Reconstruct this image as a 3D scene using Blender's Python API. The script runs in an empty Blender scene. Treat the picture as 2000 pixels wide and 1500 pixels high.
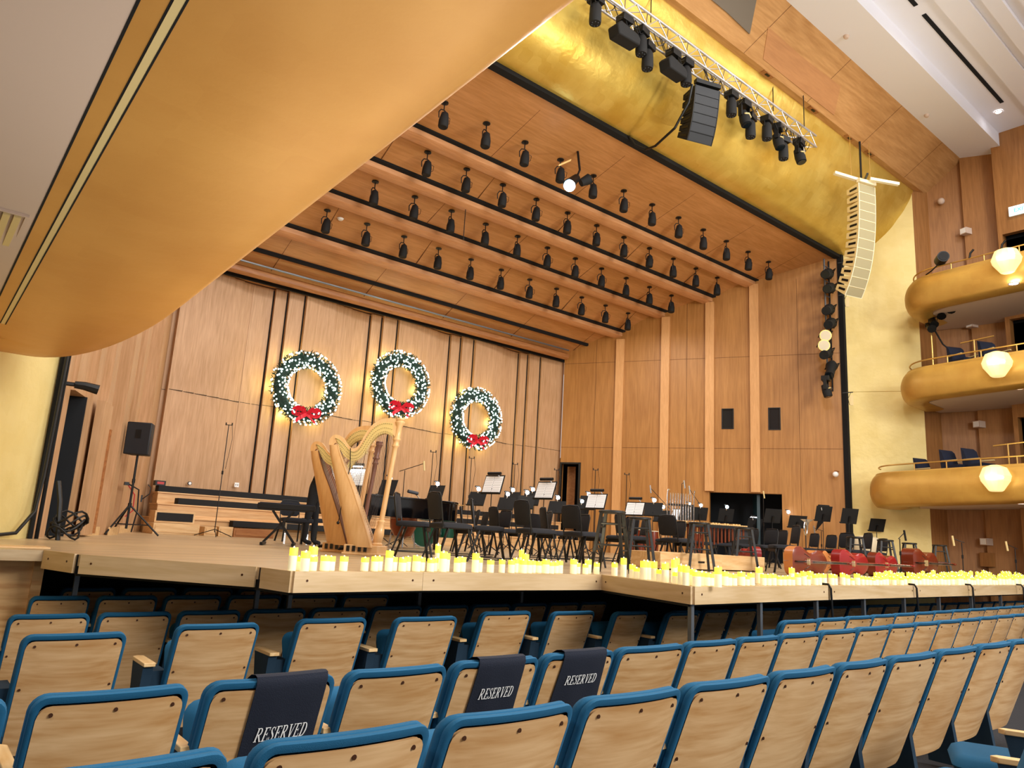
import bpy, bmesh, math, random
from mathutils import Vector, Matrix, noise
random.seed(7)
R = random
PI = math.pi
COL = bpy.context.scene.collection

# ------------------------------------------------------------------ camera frame (also used to survey points)
EYE = 0.38
CX = Vector((0.76896864, 0.17084433, 0.61603527))      # world X in camera axes (right, down, forward)
CY = Vector((-0.63683957, 0.12048316, 0.76152424))
CZ = Vector((0.05588022, -0.97790389, 0.2014482))
FPX = 1442.0
def ray(px, py):
    c = Vector((px-1000, py-750, FPX)); return Vector((CX.dot(c), CY.dot(c), CZ.dot(c)))
def at(px, py, x=None, y=None, z=None, pl=None):
    d = ray(px, py); o = Vector((0, 0, EYE))
    if z is not None: t = (z-EYE)/d.z
    elif y is not None: t = y/d.y
    elif x is not None: t = x/d.x
    else: t = (Vector(pl[0])-o).dot(Vector(pl[1]))/d.dot(Vector(pl[1]))
    return o+d*t

# ------------------------------------------------------------------ materials
def lin(c):
    if isinstance(c, str): c = [int(c[i:i+2], 16)/255 for i in (0, 2, 4)]
    return tuple(v/12.92 if v <= .04045 else ((v+.055)/1.055)**2.4 for v in c)+(1,)
def newmat(name):
    m = bpy.data.materials.new(name); m.use_nodes = True
    nt = m.node_tree; return m, nt, nt.nodes['Principled BSDF']
def plain(name, col, rough=.5, metal=0., emit=None, es=1., bump=0., bscale=80., spec=None, trans=0.):
    m, nt, b = newmat(name)
    b.inputs['Base Color'].default_value = lin(col); b.inputs['Roughness'].default_value = rough
    b.inputs['Metallic'].default_value = metal
    if spec is not None: b.inputs['Specular IOR Level'].default_value = spec
    if trans: b.inputs['Transmission Weight'].default_value = trans
    if emit: b.inputs['Emission Color'].default_value = lin(emit); b.inputs['Emission Strength'].default_value = es
    if bump:
        n = nt.nodes.new('ShaderNodeTexNoise'); n.inputs['Scale'].default_value = bscale
        tc = nt.nodes.new('ShaderNodeTexCoord'); nt.links.new(tc.outputs['Object'], n.inputs['Vector'])
        bp = nt.nodes.new('ShaderNodeBump'); bp.inputs['Strength'].default_value = bump; bp.inputs['Distance'].default_value = .01
        nt.links.new(n.outputs['Fac'], bp.inputs['Height']); nt.links.new(bp.outputs['Normal'], b.inputs['Normal'])
    return m
def wood(name, a, b_, axis=2, grain=9., stretch=14., rough=.42, dark=None, wave=.5, coat=0., planks=None, rnd=True, big=0.6):
    """grain runs along `axis`; cathedral rings by distorted bands, fleck by fine stretched noise"""
    m, nt, b = newmat(name); N = nt.nodes; L = nt.links
    tc = N.new('ShaderNodeTexCoord'); oi = N.new('ShaderNodeObjectInfo')
    add = N.new('ShaderNodeVectorMath'); add.operation = 'ADD'
    sc = N.new('ShaderNodeVectorMath'); sc.operation = 'SCALE'; sc.inputs['Scale'].default_value = 37. if rnd else 0.
    cmb = N.new('ShaderNodeCombineXYZ')
    for k in range(3): L.new(oi.outputs['Random'], cmb.inputs[k])
    L.new(cmb.outputs[0], sc.inputs[0]); L.new(tc.outputs['Object'], add.inputs[0]); L.new(sc.outputs[0], add.inputs[1])
    mp = N.new('ShaderNodeMapping'); s = [1., 1., 1.]; s[axis] = 1./stretch; mp.inputs['Scale'].default_value = s
    L.new(add.outputs[0], mp.inputs['Vector'])
    n1 = N.new('ShaderNodeTexNoise'); n1.inputs['Scale'].default_value = grain*7; n1.inputs['Detail'].default_value = 4
    L.new(mp.outputs[0], n1.inputs['Vector'])
    n2 = N.new('ShaderNodeTexNoise'); n2.inputs['Scale'].default_value = grain*.45; n2.inputs['Detail'].default_value = 1
    L.new(mp.outputs[0], n2.inputs['Vector'])
    # rings: sine of the slow noise gives closed cathedral figures
    mu = N.new('ShaderNodeMath'); mu.operation = 'MULTIPLY'; mu.inputs[1].default_value = 55.
    L.new(n2.outputs['Fac'], mu.inputs[0])
    sn = N.new('ShaderNodeMath'); sn.operation = 'SINE'; L.new(mu.outputs[0], sn.inputs[0])
    m1 = N.new('ShaderNodeMath'); m1.operation = 'MULTIPLY_ADD'; m1.inputs[1].default_value = wave*.5; m1.inputs[2].default_value = .5
    L.new(sn.outputs[0], m1.inputs[0])
    mix = N.new('ShaderNodeMath'); mix.operation = 'ADD'
    ml = N.new('ShaderNodeMath'); ml.operation = 'MULTIPLY_ADD'; ml.inputs[1].default_value = 1.1; ml.inputs[2].default_value = -.55
    L.new(n1.outputs['Fac'], ml.inputs[0]); L.new(m1.outputs[0], mix.inputs[0]); L.new(ml.outputs[0], mix.inputs[1])
    n3 = N.new('ShaderNodeTexNoise'); n3.inputs['Scale'].default_value = big; L.new(add.outputs[0], n3.inputs['Vector'])
    m3 = N.new('ShaderNodeMath'); m3.operation = 'MULTIPLY_ADD'; m3.inputs[1].default_value = .7; m3.inputs[2].default_value = -.35
    L.new(n3.outputs['Fac'], m3.inputs[0])
    mx2 = N.new('ShaderNodeMath'); mx2.operation = 'ADD'; L.new(mix.outputs[0], mx2.inputs[0]); L.new(m3.outputs[0], mx2.inputs[1])
    fac = mx2.outputs[0]
    cr = N.new('ShaderNodeValToRGB'); cr.color_ramp.elements[0].position = .1; cr.color_ramp.elements[1].position = .85
    cr.color_ramp.elements[0].color = lin(b_); cr.color_ramp.elements[1].color = lin(a)
    L.new(fac, cr.inputs[0]); out = cr.outputs[0]
    if planks:
        ax, wdt = planks
        sp = N.new('ShaderNodeSeparateXYZ'); L.new(tc.outputs['Object'], sp.inputs[0])
        dv = N.new('ShaderNodeMath'); dv.operation = 'DIVIDE'; dv.inputs[1].default_value = wdt; L.new(sp.outputs[ax], dv.inputs[0])
        fl = N.new('ShaderNodeMath'); fl.operation = 'FLOOR'; L.new(dv.outputs[0], fl.inputs[0])
        wn = N.new('ShaderNodeTexWhiteNoise'); wn.noise_dimensions = '1D'; L.new(fl.outputs[0], wn.inputs['W'])
        fr = N.new('ShaderNodeMath'); fr.operation = 'FRACT'; L.new(dv.outputs[0], fr.inputs[0])
        gp = N.new('ShaderNodeMath'); gp.operation = 'LESS_THAN'; gp.inputs[1].default_value = .04; L.new(fr.outputs[0], gp.inputs[0])
        br = N.new('ShaderNodeMath'); br.operation = 'MULTIPLY_ADD'; br.inputs[1].default_value = .25; br.inputs[2].default_value = .82
        L.new(wn.outputs['Value'], br.inputs[0])
        sb = N.new('ShaderNodeMath'); sb.operation = 'MULTIPLY_ADD'; sb.inputs[1].default_value = -.3; L.new(gp.outputs[0], sb.inputs[0]); L.new(br.outputs[0], sb.inputs[2])
        mm = N.new('ShaderNodeMix'); mm.data_type = 'RGBA'; mm.blend_type = 'MULTIPLY'; mm.inputs[0].default_value = 1.
        L.new(out, mm.inputs[6]); L.new(sb.outputs[0], mm.inputs[7]); out = mm.outputs[2]
    L.new(out, b.inputs['Base Color'])
    b.inputs['Roughness'].default_value = rough; b.inputs['Coat Weight'].default_value = coat; b.inputs['Coat Roughness'].default_value = .2
    return m
def goldleaf(name, a, b_, metal=.65, rough=.42, tile=.28, bump=.25, wob=0., vw=.12):
    m, nt, b = newmat(name); N = nt.nodes; L = nt.links
    tc = N.new('ShaderNodeTexCoord')
    br = N.new('ShaderNodeTexVoronoi'); br.distance = 'CHEBYCHEV'; br.inputs['Scale'].default_value = 1/tile; br.inputs['Randomness'].default_value = .35
    L.new(tc.outputs['Object'], br.inputs['Vector'])
    n = N.new('ShaderNodeTexNoise'); n.inputs['Scale'].default_value = 1.1; n.inputs['Detail'].default_value = 5; L.new(tc.outputs['Object'], n.inputs['Vector'])
    bw = N.new('ShaderNodeRGBToBW'); L.new(br.outputs['Color'], bw.inputs[0])
    ma = N.new('ShaderNodeMath'); ma.operation = 'MULTIPLY_ADD'; ma.inputs[1].default_value = vw; L.new(bw.outputs[0], ma.inputs[0]); L.new(n.outputs['Fac'], ma.inputs[2])
    cr = N.new('ShaderNodeValToRGB'); cr.color_ramp.elements[0].position = .35; cr.color_ramp.elements[1].position = .9
    cr.color_ramp.elements[0].color = lin(b_); cr.color_ramp.elements[1].color = lin(a)
    L.new(ma.outputs[0], cr.inputs[0]); L.new(cr.outputs[0], b.inputs['Base Color'])
    b.inputs['Metallic'].default_value = metal; b.inputs['Roughness'].default_value = rough
    n2 = N.new('ShaderNodeTexNoise'); n2.inputs['Scale'].default_value = 5.; n2.inputs['Detail'].default_value = 6; n2.inputs['Distortion'].default_value = wob
    L.new(tc.outputs['Object'], n2.inputs['Vector'])
    ad = N.new('ShaderNodeMath'); ad.operation = 'MULTIPLY_ADD'; ad.inputs[1].default_value = .25; L.new(bw.outputs[0], ad.inputs[0]); L.new(n2.outputs['Fac'], ad.inputs[2])
    bp = N.new('ShaderNodeBump'); bp.inputs['Strength'].default_value = bump; bp.inputs['Distance'].default_value = .05
    L.new(ad.outputs[0], bp.inputs['Height']); L.new(bp.outputs['Normal'], b.inputs['Normal'])
    return m
M = {}
M['seatwood'] = wood('seat_wood', 'DEB888', 'C0905A', axis=0, grain=7., stretch=15., rough=.34, wave=.32, coat=.3, big=2.)
M['armwood'] = wood('arm_wood', 'E8C896', 'CFA468', axis=1, grain=8., stretch=8., rough=.35, wave=.3)
M['wallwood'] = wood('fir_wall_wood', 'C49C76', 'A47C52', axis=2, grain=5., stretch=16., rough=.5, wave=.18, rnd=False)
M['wallwood2'] = wood('side_wall_wood', 'B07C40', '95632C', axis=2, grain=4., stretch=16., rough=.45, wave=.25, rnd=False)
M['rib'] = wood('rib_wood', 'D6A26A', 'BE8A52', axis=2, grain=8., stretch=14., rough=.5, wave=.2, rnd=False)
M['ceilwood'] = wood('ceiling_wood', 'C48C58', 'A8733C', axis=0, grain=3., stretch=9., rough=.42, wave=.2, rnd=False)
M['beamwood'] = wood('beam_wood', 'D19A6B', 'B87F50', axis=0, grain=5., stretch=10., rough=.5, wave=.2, rnd=False)
M['bandwood'] = wood('fascia_band_wood', 'C69660', 'AA7A46', axis=0, grain=3., stretch=9., rough=.5, wave=.3, rnd=False)
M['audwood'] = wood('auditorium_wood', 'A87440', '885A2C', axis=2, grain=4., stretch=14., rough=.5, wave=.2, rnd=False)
M['stagefloor'] = wood('stage_floor_wood', 'C8B08C', 'AA8E66', axis=0, grain=6., stretch=14., rough=.33, wave=.3, planks=(1, .14), rnd=False)
M['lipwood'] = wood('stage_lip_wood', 'D0B690', 'BEA074', axis=0, grain=6., stretch=12., rough=.45, wave=.4)
M['riserwood'] = wood('riser_wood', 'DDB785', 'C3935C', axis=0, grain=7., stretch=14., rough=.5, wave=.2, planks=(2, .11))
M['boxwood'] = wood('box_wood', 'DDBB8A', 'C89C66', axis=0, grain=6., stretch=8., rough=.5, wave=.4)
M['brownbox'] = wood('brown_box_wood', 'A8713F', '8B5529', axis=0, grain=6., stretch=8., rough=.5, wave=.3)
M['panelwood'] = wood('pit_panel_wood', 'DDB27A', 'BE8A50', axis=0, grain=6., stretch=8., rough=.4, wave=.6)
M['harpwood'] = wood('maple_harp_wood', 'E0B078', 'CC985E', axis=2, grain=5., stretch=6., rough=.3, wave=.15, coat=.3)
M['harpwood2'] = wood('pale_maple_harp_wood', 'E6BE8C', 'D6A870', axis=2, grain=5., stretch=6., rough=.3, wave=.15, coat=.3)
M['harpdark'] = plain('dark_harp_soundboard', '5A3424', .4)
M['rosewood'] = plain('rosewood', '7A5040', .35)
M['gold'] = goldleaf('gold_leaf', 'ECD070', 'CFA844', metal=.5, rough=.34, bump=.22, wob=.3, vw=.2)
M['goldwall'] = goldleaf('gold_leaf_wall', 'EEDC9C', 'E0CA82', metal=.2, rough=.5, tile=.22, bump=.2)
M['goldbal'] = goldleaf('gold_balcony', 'D8B05A', 'BC9044', metal=.4, rough=.4, bump=.12)
M['goldunder'] = goldleaf('gold_balcony_near', 'DCA658', 'CC9348', metal=.2, rough=.42, bump=.1)
M['blue'] = plain('teal_blue_upholstery', '075880', .85, bump=.35, bscale=500)
M['bluedark'] = plain('dark_blue_upholstery', '06293E', .85, bump=.2, bscale=400)
M['screw'] = plain('bronze_screw', '4A2A18', .4, .6)
M['black'] = plain('black_metal', '0C0D10', .45, .3)
M['blackmatte'] = plain('black_matte', '0A0B0E', .8)
M['blackpaint'] = plain('black_painted_wood', '08090B', .45)
M['piano'] = plain('black_lacquer', '050507', .08, coat if False else 0.)
M['chairfab'] = plain('black_chair_fabric', '11131C', .85, bump=.2, bscale=300)
M['navy'] = plain('navy_fabric', '0E1830', .85)
M['cloth'] = plain('navy_cloth', '10182A', .9, bump=.3, bscale=200)
M['white'] = plain('white_print', 'F2F2F2', .6)
M['paper'] = plain('paper', 'F4F6FA', .7)
M['ink'] = plain('ink', '555A66', .8)
M['chrome'] = plain('chrome', 'D8DCE2', .2, .95)
M['steel'] = plain('grey_steel', '70757C', .4, .7)
M['alu'] = plain('aluminium_truss', 'C8C8CC', .35, .8)
M['brass'] = plain('brass', 'D8B36A', .3, .85)
M['brassplate'] = plain('brass_plate', 'E6D08C', .42, .35)
M['peg'] = plain('dark_peg', '4A4030', .4, .5)
M['string'] = plain('gut_string', 'D8CDB8', .5)
M['stringdark'] = plain('wound_string', '3A3436', .5)
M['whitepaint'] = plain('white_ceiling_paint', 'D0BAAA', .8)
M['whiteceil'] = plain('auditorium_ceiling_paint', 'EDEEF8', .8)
M['darkgap'] = plain('dark_gap', '060608', .95)
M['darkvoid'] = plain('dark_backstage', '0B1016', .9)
M['carpet'] = plain('dark_carpet', '12151E', .95, bump=.4, bscale=60)
M['wax'] = plain('ivory_wax', 'EDE6C8', .5, emit='FFF0B8', es=.35)
M['waxlit'] = plain('lit_wax', 'F6E060', .5, emit='FFE636', es=1.0)
M['flame'] = plain('lit_wick', 'FFFFFF', .5, emit='FFFCE0', es=3.)
M['cream'] = plain('cream_speaker', 'D9C38A', .5)
M['creamgrille'] = plain('cream_grille', '9C9270', .8, bump=.3, bscale=200)
M['creamlight'] = plain('cream_edge', 'F2E9C8', .5)
M['navybox'] = plain('black_speaker_plastic', '12161E', .6)
M['leaf'] = plain('wreath_fir', '0E3F2A', .7)
M['leafd'] = plain('wreath_fir_dark', '072417', .8)
M['bulb'] = plain('wreath_bulb', 'FFFFFF', .5, emit='E8FFFA', es=6.)
M['ribbon'] = plain('red_ribbon', 'C8142C', .35, emit='C8142C', es=.15)
M['lamp'] = plain('white_lamp', 'FFFFFF', .5, emit='FFFFFF', es=25.)
M['lampcool'] = plain('cool_lamp', 'FFFFFF', .5, emit='C8F0FF', es=16.)
M['chand'] = plain('crystal_lit', 'E8C878', .3, emit='FFE8A8', es=.85)
M['chandcore'] = plain('crystal_core', 'FFFFFF', .3, emit='FFFFFF', es=9.)
M['exit'] = plain('exit_green', '30D8C0', .5, emit='30D8C0', es=1.6)
M['exitbox'] = plain('exit_box', 'E8EEF0', .5, emit='E8FFFA', es=.7)
M['cello'] = plain('red_brown_varnish', '6E2A16', .25)
M['cellored'] = plain('red_varnish', '8E1A1C', .25)
M['cellolight'] = plain('amber_varnish', 'C88048', .2)
M['ebony'] = plain('ebony', '101010', .3)
M['skin'] = plain('skin', 'C99880', .6)
M['hair'] = plain('dark_hair', '15100E', .7)
M['clothes'] = plain('black_clothes', '0A0B10', .9)
M['copper'] = plain('copper', '8A4A30', .25, .6)
M['drumgreen'] = plain('green_drum', '0C4030', .2)
M['drumskin'] = plain('drum_skin', 'D8CCB0', .6)
M['xylo'] = plain('rosewood_bars', 'E0B878', .35)
M['grey'] = plain('dark_grey_cover', '3A3E46', .6)
M['greyfab'] = plain('grey_grille', '6E6458', .8)
M['pink'] = plain('red_cable', 'B03030', .5)
M['glass'] = plain('dark_window_glass', '121A20', .1)
M['yellow'] = plain('yellow_par', 'D8C070', .4, .4)

# ------------------------------------------------------------------ mesh builder
CH = {}
class MB:
    def __init__(s): s.v = []; s.f = []; s.m = []; s.k = 0; s.X = Matrix()
    def mat(s, k): s.k = k; return s
    def at(s, X): s.X = X; return s
    def add(s, vs, fs):
        o = len(s.v); s.v += [s.X @ Vector(v) for v in vs]
        for f in fs: s.f.append([o+i for i in f]); s.m.append(s.k)
        return s
    def box(s, x0, x1, y0, y1, z0, z1):
        return s.add([(x, y, z) for z in (z0, z1) for y in (y0, y1) for x in (x0, x1)],
                     [(0, 2, 3, 1), (4, 5, 7, 6), (0, 1, 5, 4), (2, 6, 7, 3), (0, 4, 6, 2), (1, 3, 7, 5)])
    def bar(s, a, b, w, h=None, up=(0, 0, 1)):
        a = Vector(a); b = Vector(b); h = h or w; d = (b-a).normalized(); u = Vector(up)
        if abs(d.dot(u)) > .98: u = Vector((0, 1, 0))
        sx = d.cross(u).normalized()*w/2; sy = sx.cross(d).normalized()*h/2
        vs = [p+i*sx+j*sy for p in (a, b) for i, j in ((-1, -1), (1, -1), (1, 1), (-1, 1))]
        return s.add(vs, [(0, 1, 2, 3), (7, 6, 5, 4), (0, 4, 5, 1), (1, 5, 6, 2), (2, 6, 7, 3), (3, 7, 4, 0)])
    def tube(s, pts, r, n=8, closed=False):
        pts = [Vector(p) for p in pts]; m = len(pts)
        rs = r if isinstance(r, (list, tuple)) else [r]*m
        vs = []; pu = None
        for i, p in enumerate(pts):
            if closed: t = pts[(i+1) % m]-pts[i-1]
            else: t = pts[min(i+1, m-1)]-pts[max(i-1, 0)]
            t.normalize()
            u = pu if pu is not None else (Vector((0, 0, 1)) if abs(t.z) < .9 else Vector((1, 0, 0)))
            u = (u-t*u.dot(t)).normalized(); pu = u; w = t.cross(u)
            for k in range(n):
                a = 2*PI*k/n; vs.append(p+(u*math.cos(a)+w*math.sin(a))*rs[i])
        fs = []
        for i in range(m if closed else m-1):
            for k in range(n):
                a = i*n; b = ((i+1) % m)*n; fs.append((a+k, a+(k+1) % n, b+(k+1) % n, b+k))
        if not closed: fs += [tuple(range(n-1, -1, -1)), tuple(range((m-1)*n, m*n))]
        return s.add(vs, fs)
    def cyl(s, a, b, r, n=12, r2=None): return s.tube([a, b], [r, r if r2 is None else r2], n)
    def lathe(s, prof, n=16, cap=True, ph=0):
        vs = [(r*math.cos(2*PI*k/n+ph), r*math.sin(2*PI*k/n+ph), z) for r, z in prof for k in range(n)]
        fs = [(i*n+k, i*n+(k+1) % n, (i+1)*n+(k+1) % n, (i+1)*n+k) for i in range(len(prof)-1) for k in range(n)]
        if cap: fs += [tuple(range(n-1, -1, -1)), tuple(range((len(prof)-1)*n, len(prof)*n))]
        return s.add(vs, fs)
    def prism(s, poly, a, b, axis=2):
        """poly in the two other axes, extruded along axis from a to b"""
        def P(u, v, w): return {2: (u, v, w), 1: (u, w, v), 0: (w, u, v)}[axis]
        n = len(poly)
        return s.add([P(u, v, a) for u, v in poly]+[P(u, v, b) for u, v in poly],
                     [tuple(range(n))[::-1], tuple(range(n, 2*n))]+[(i, (i+1) % n, n+(i+1) % n, n+i) for i in range(n)])
    def grid(s, fn, nu, nv, flip=False):
        vs = [fn(i/nu, j/nv) for j in range(nv+1) for i in range(nu+1)]
        fs = [(j*(nu+1)+i, j*(nu+1)+i+1, (j+1)*(nu+1)+i+1, (j+1)*(nu+1)+i) for j in range(nv) for i in range(nu)]
        if flip: fs = [f[::-1] for f in fs]
        return s.add(vs, fs)
    def ball(s, c, r, n=8, m=6, sc=(1, 1, 1)):
        c = Vector(c); vs = []
        for j in range(1, m):
            t = PI*j/m
            for k in range(n):
                p = 2*PI*k/n; vs.append(c+Vector((r*sc[0]*math.sin(t)*math.cos(p), r*sc[1]*math.sin(t)*math.sin(p), r*sc[2]*math.cos(t))))
        vs += [c+Vector((0, 0, r*sc[2])), c-Vector((0, 0, r*sc[2]))]
        fs = [(j*n+k, (j+1)*n+k, (j+1)*n+(k+1) % n, j*n+(k+1) % n) for j in range(m-2) for k in range(n)]
        T = len(vs)-2
        fs += [(T, k, (k+1) % n) for k in range(n)]+[(T+1, (m-2)*n+(k+1) % n, (m-2)*n+k) for k in range(n)]
        return s.add(vs, fs)
    def build(s, name, mats, parent=None, smooth=30, bevel=0, label=None):
        me = bpy.data.meshes.new(name); me.from_pydata([tuple(v) for v in s.v], [], s.f)
        if not isinstance(mats, (list, tuple)): mats = [mats]
        for m in mats: me.materials.append(M[m] if isinstance(m, str) else m)
        me.polygons.foreach_set('material_index', s.m)
        bm = bmesh.new(); bm.from_mesh(me); bmesh.ops.recalc_face_normals(bm, faces=bm.faces); bm.to_mesh(me); bm.free()
        if smooth:
            me.polygons.foreach_set('use_smooth', [True]*len(me.polygons)); me.set_sharp_from_angle(angle=math.radians(smooth))
        me.update()
        o = bpy.data.objects.new(name, me); COL.objects.link(o)
        if parent:
            o.parent = parent; CH.setdefault(parent.name, []).append(o)
        if label: o['label'] = label
        if bevel:
            b = o.modifiers.new('bevel', 'BEVEL'); b.width = bevel; b.segments = 2; b.limit_method = 'ANGLE'
        return o
def tag(o, label, cat, group=None, kind=None):
    if label: o['label'] = label
    if cat: o['category'] = cat
    if group: o['group'] = group
    if kind: o['kind'] = kind
    return o
def struct(mb, name, mats, **k):
    o = mb.build(name, mats, **k); o['kind'] = 'structure'; return o
def thing(name, label, cat, loc=(0, 0, 0), rz=0, group=None):
    o = bpy.data.objects.new(name, None); COL.objects.link(o); o.empty_display_size = .1
    o.location = loc; o.rotation_euler = (0, 0, rz)
    return tag(o, label, cat, group)
def copy_tree(o, parent=None):
    c = o.copy(); COL.objects.link(c)
    if parent: c.parent = parent
    for ch in CH.get(o.name, []): copy_tree(ch, c)
    return c
def dup(o, loc, rz, label, group=None, cat=None, scale=None):
    c = copy_tree(o); c.location = loc; c.rotation_euler = (0, 0, rz); c['label'] = label
    if group: c['group'] = group
    if scale: c.scale = scale
    return c
ORD = ['first', 'second', 'third', 'fourth', 'fifth', 'sixth', 'seventh', 'eighth', 'ninth', 'tenth', 'eleventh', 'twelfth', 'thirteenth', 'fourteenth', 'fifteenth', 'sixteenth', 'seventeenth', 'eighteenth', 'nineteenth', 'twentieth']
TENS = {20: 'twenty', 30: 'thirty', 40: 'forty', 50: 'fifty'}
def nth(i):
    if i < 20: return ORD[i]
    t, u = divmod(i+1, 10)
    return (TENS[t*10]+'-'+ORD[u-1]) if u else TENS[t*10][:-1]+'ieth'
def rotz(a): return Matrix.Rotation(a, 4, 'Z')
def TR(x, y, z, rz=0, rx=0, ry=0): return Matrix.Translation((x, y, z)) @ Matrix.Rotation(rz, 4, 'Z') @ Matrix.Rotation(ry, 4, 'Y') @ Matrix.Rotation(rx, 4, 'X')

# ================================================================== ROOM SHELL
def wallseg(mb, P0, P1, z0, z1, th=.25, holes=()):
    """vertical wall between plan points, thickness on the left of P0->P1 ; holes = (s0,s1,za,zb)"""
    P0 = Vector(P0); P1 = Vector(P1); d = P1-P0; Ln = d.length; d.normalize(); n = Vector((-d.y, d.x))
    ss = sorted({0, Ln, *[h[0] for h in holes], *[h[1] for h in holes]}); zs = sorted({z0, z1, *[h[2] for h in holes], *[h[3] for h in holes]})
    for i in range(len(ss)-1):
        for j in range(len(zs)-1):
            a, b, c, e = ss[i], ss[i+1], zs[j], zs[j+1]
            if any(h[0] <= a and b <= h[1] and h[2] <= c and e <= h[3] for h in holes): continue
            q = [P0+d*a, P0+d*b, P0+d*b+n*th, P0+d*a+n*th]
            mb.prism([(p.x, p.y) for p in q], c, e)
    return mb
# --- back wall: fir planks in groups that step forward (ribs) and roll back (broad planks)
bw = MB(); gaps = MB()
edges = [(3.6, 20.6), (3.95, 20.75), (4.2, 20.45), (4.55, 20.42), (4.93, 20.2), (5.3, 20.25), (5.6, 20.31), (5.95, 20.38), (6.3, 20.46), (6.6, 20.54), (6.9, 20.56),
         (7.22, 20.56), (7.49, 20.45), (7.86, 20.33), (8.35, 20.2), (8.64, 20.25), (8.92, 20.31), (9.37, 20.38), (9.65, 20.45), (10., 20.52), (10.39, 20.56),
         (10.65, 20.45), (11.02, 20.33), (11.53, 20.2), (11.85, 20.25), (12.2, 20.31), (12.51, 20.38), (12.9, 20.45), (13.2, 20.52), (13.49, 20.56),
         (13.74, 20.45), (14.13, 20.33), (14.61, 20.2), (14.93, 20.25), (15.3, 20.31), (15.66, 20.38), (15.99, 20.45), (16.25, 20.52), (16.5, 20.56),
         (16.84, 20.45), (17.2, 20.33), (17.73, 20.25), (18.9, 20.25)]
for i in range(len(edges)-1):
    x0, y0 = edges[i]; x1, y1 = edges[i+1]
    tilt = .03 if y1 > y0 else 0
    stepf = x0 > 5.1 and y0 < edges[i-1][1]-.04
    bw.mat(0).prism([(x0+.03*stepf, y0), (x1, y0+tilt), (x1, 21.1), (x0+.03*stepf, 21.1)], -.02, 7.02+.05*(21-y0))
    if stepf: gaps.box(x0-.008, x0+.028, edges[i-1][1]-.012, 21.0, 0, 7.0)
    zz = 3.62 if i % 2 else 3.6
    bw.mat(1).box(x0+.03, x1, y0-.002, y0+.03, 3.6, 3.612)
struct(bw, 'wall_back', ['wallwood', 'darkgap'])
struct(gaps, 'trim_1', 'darkgap')
# --- right stage wall
C0 = Vector((18.75, 20.07)); RD = Vector((.4624, -.8867)); RN = Vector((-.8867, -.4624))   # along, towards room
C1 = C0+RD*9.72
holes = [(.04, .74, -.01, 3.12), (5.40, 7.72, -.01, 2.22), (5.84, 6.18, 4.41, 5.06), (7.36, 7.69, 4.37, 5.07)]
rw = MB(); wallseg(rw, C0, C1, -.01, 10.9, .25, holes)
# behind wall openings: dark backstage
struct(rw, 'wall_right', 'wallwood2')
def rws(s, off=0.): p = C0+RD*s+RN*off; return p
def onrw(mb, s0, s1, z0, z1, o0, o1):
    q = [rws(s0, o0), rws(s1, o0), rws(s1, o1), rws(s0, o1)]; return mb.prism([(p.x, p.y) for p in q], z0, z1)
pil = MB()
for s_, ztop in ((2.06, 7.75), (3.73, 8.5), (5.29, 8.95), (6.79, 9.5)):
    onrw(pil, s_-.03, s_+.27, (0 if s_ < 5 or s_ > 8 else 2.25), ztop, -.02, .10)
struct(pil, 'trim_2', 'rib')
sm = MB()
for z in (3.71, 6.9):
    onrw(sm, 0 if z > 3.5 else .8, 9.7, z, z+.012, -.01, .004)
for s_ in (1.25, 4.6, 8.3): onrw(sm, s_, s_+.012, 0 if s_ != 4.6 else 0, 9.6, -.01, .004)
struct(sm, 'trim_3', plain('seam_shadow_line', '6A4220', .8))
vd = MB()
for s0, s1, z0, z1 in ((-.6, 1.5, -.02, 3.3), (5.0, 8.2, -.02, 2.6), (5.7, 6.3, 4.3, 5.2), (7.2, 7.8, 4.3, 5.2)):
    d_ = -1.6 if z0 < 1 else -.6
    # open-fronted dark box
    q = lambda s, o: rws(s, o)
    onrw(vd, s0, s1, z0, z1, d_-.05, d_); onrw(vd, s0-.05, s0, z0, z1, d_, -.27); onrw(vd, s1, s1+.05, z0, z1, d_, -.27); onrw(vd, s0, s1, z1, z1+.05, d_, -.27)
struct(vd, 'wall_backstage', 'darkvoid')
wd = MB(); onrw(wd, 5.80, 6.22, 4.37, 5.1, -.06, -.03); onrw(wd, 7.32, 7.73, 4.33, 5.11, -.06, -.03); struct(wd, 'window_1', 'glass')
wf = MB()
for a, b, c, e in ((5.84, 6.18, 4.41, 5.06), (7.36, 7.69, 4.37, 5.07)):
    for u0, u1, v0, v1 in ((a-.03, a, c-.03, e+.03), (b, b+.03, c-.03, e+.03), (a, b, e, e+.03), (a, b, c-.03, c)): onrw(wf, u0, u1, v0, v1, -.05, .02)
struct(wf, 'window_2', 'black')
df = MB(); onrw(df, 0, .06, 0, 3.16, -.1, .03); onrw(df, .72, .80, 0, 3.16, -.1, .03); onrw(df, .06, .72, 3.1, 3.16, -.1, .03)
struct(df, 'trim_4', 'blackpaint')
dl = MB(); onrw(dl, .1, .42, 0.02, 3.06, -.62, -.57); struct(dl, 'door_1', 'brownbox')
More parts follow.
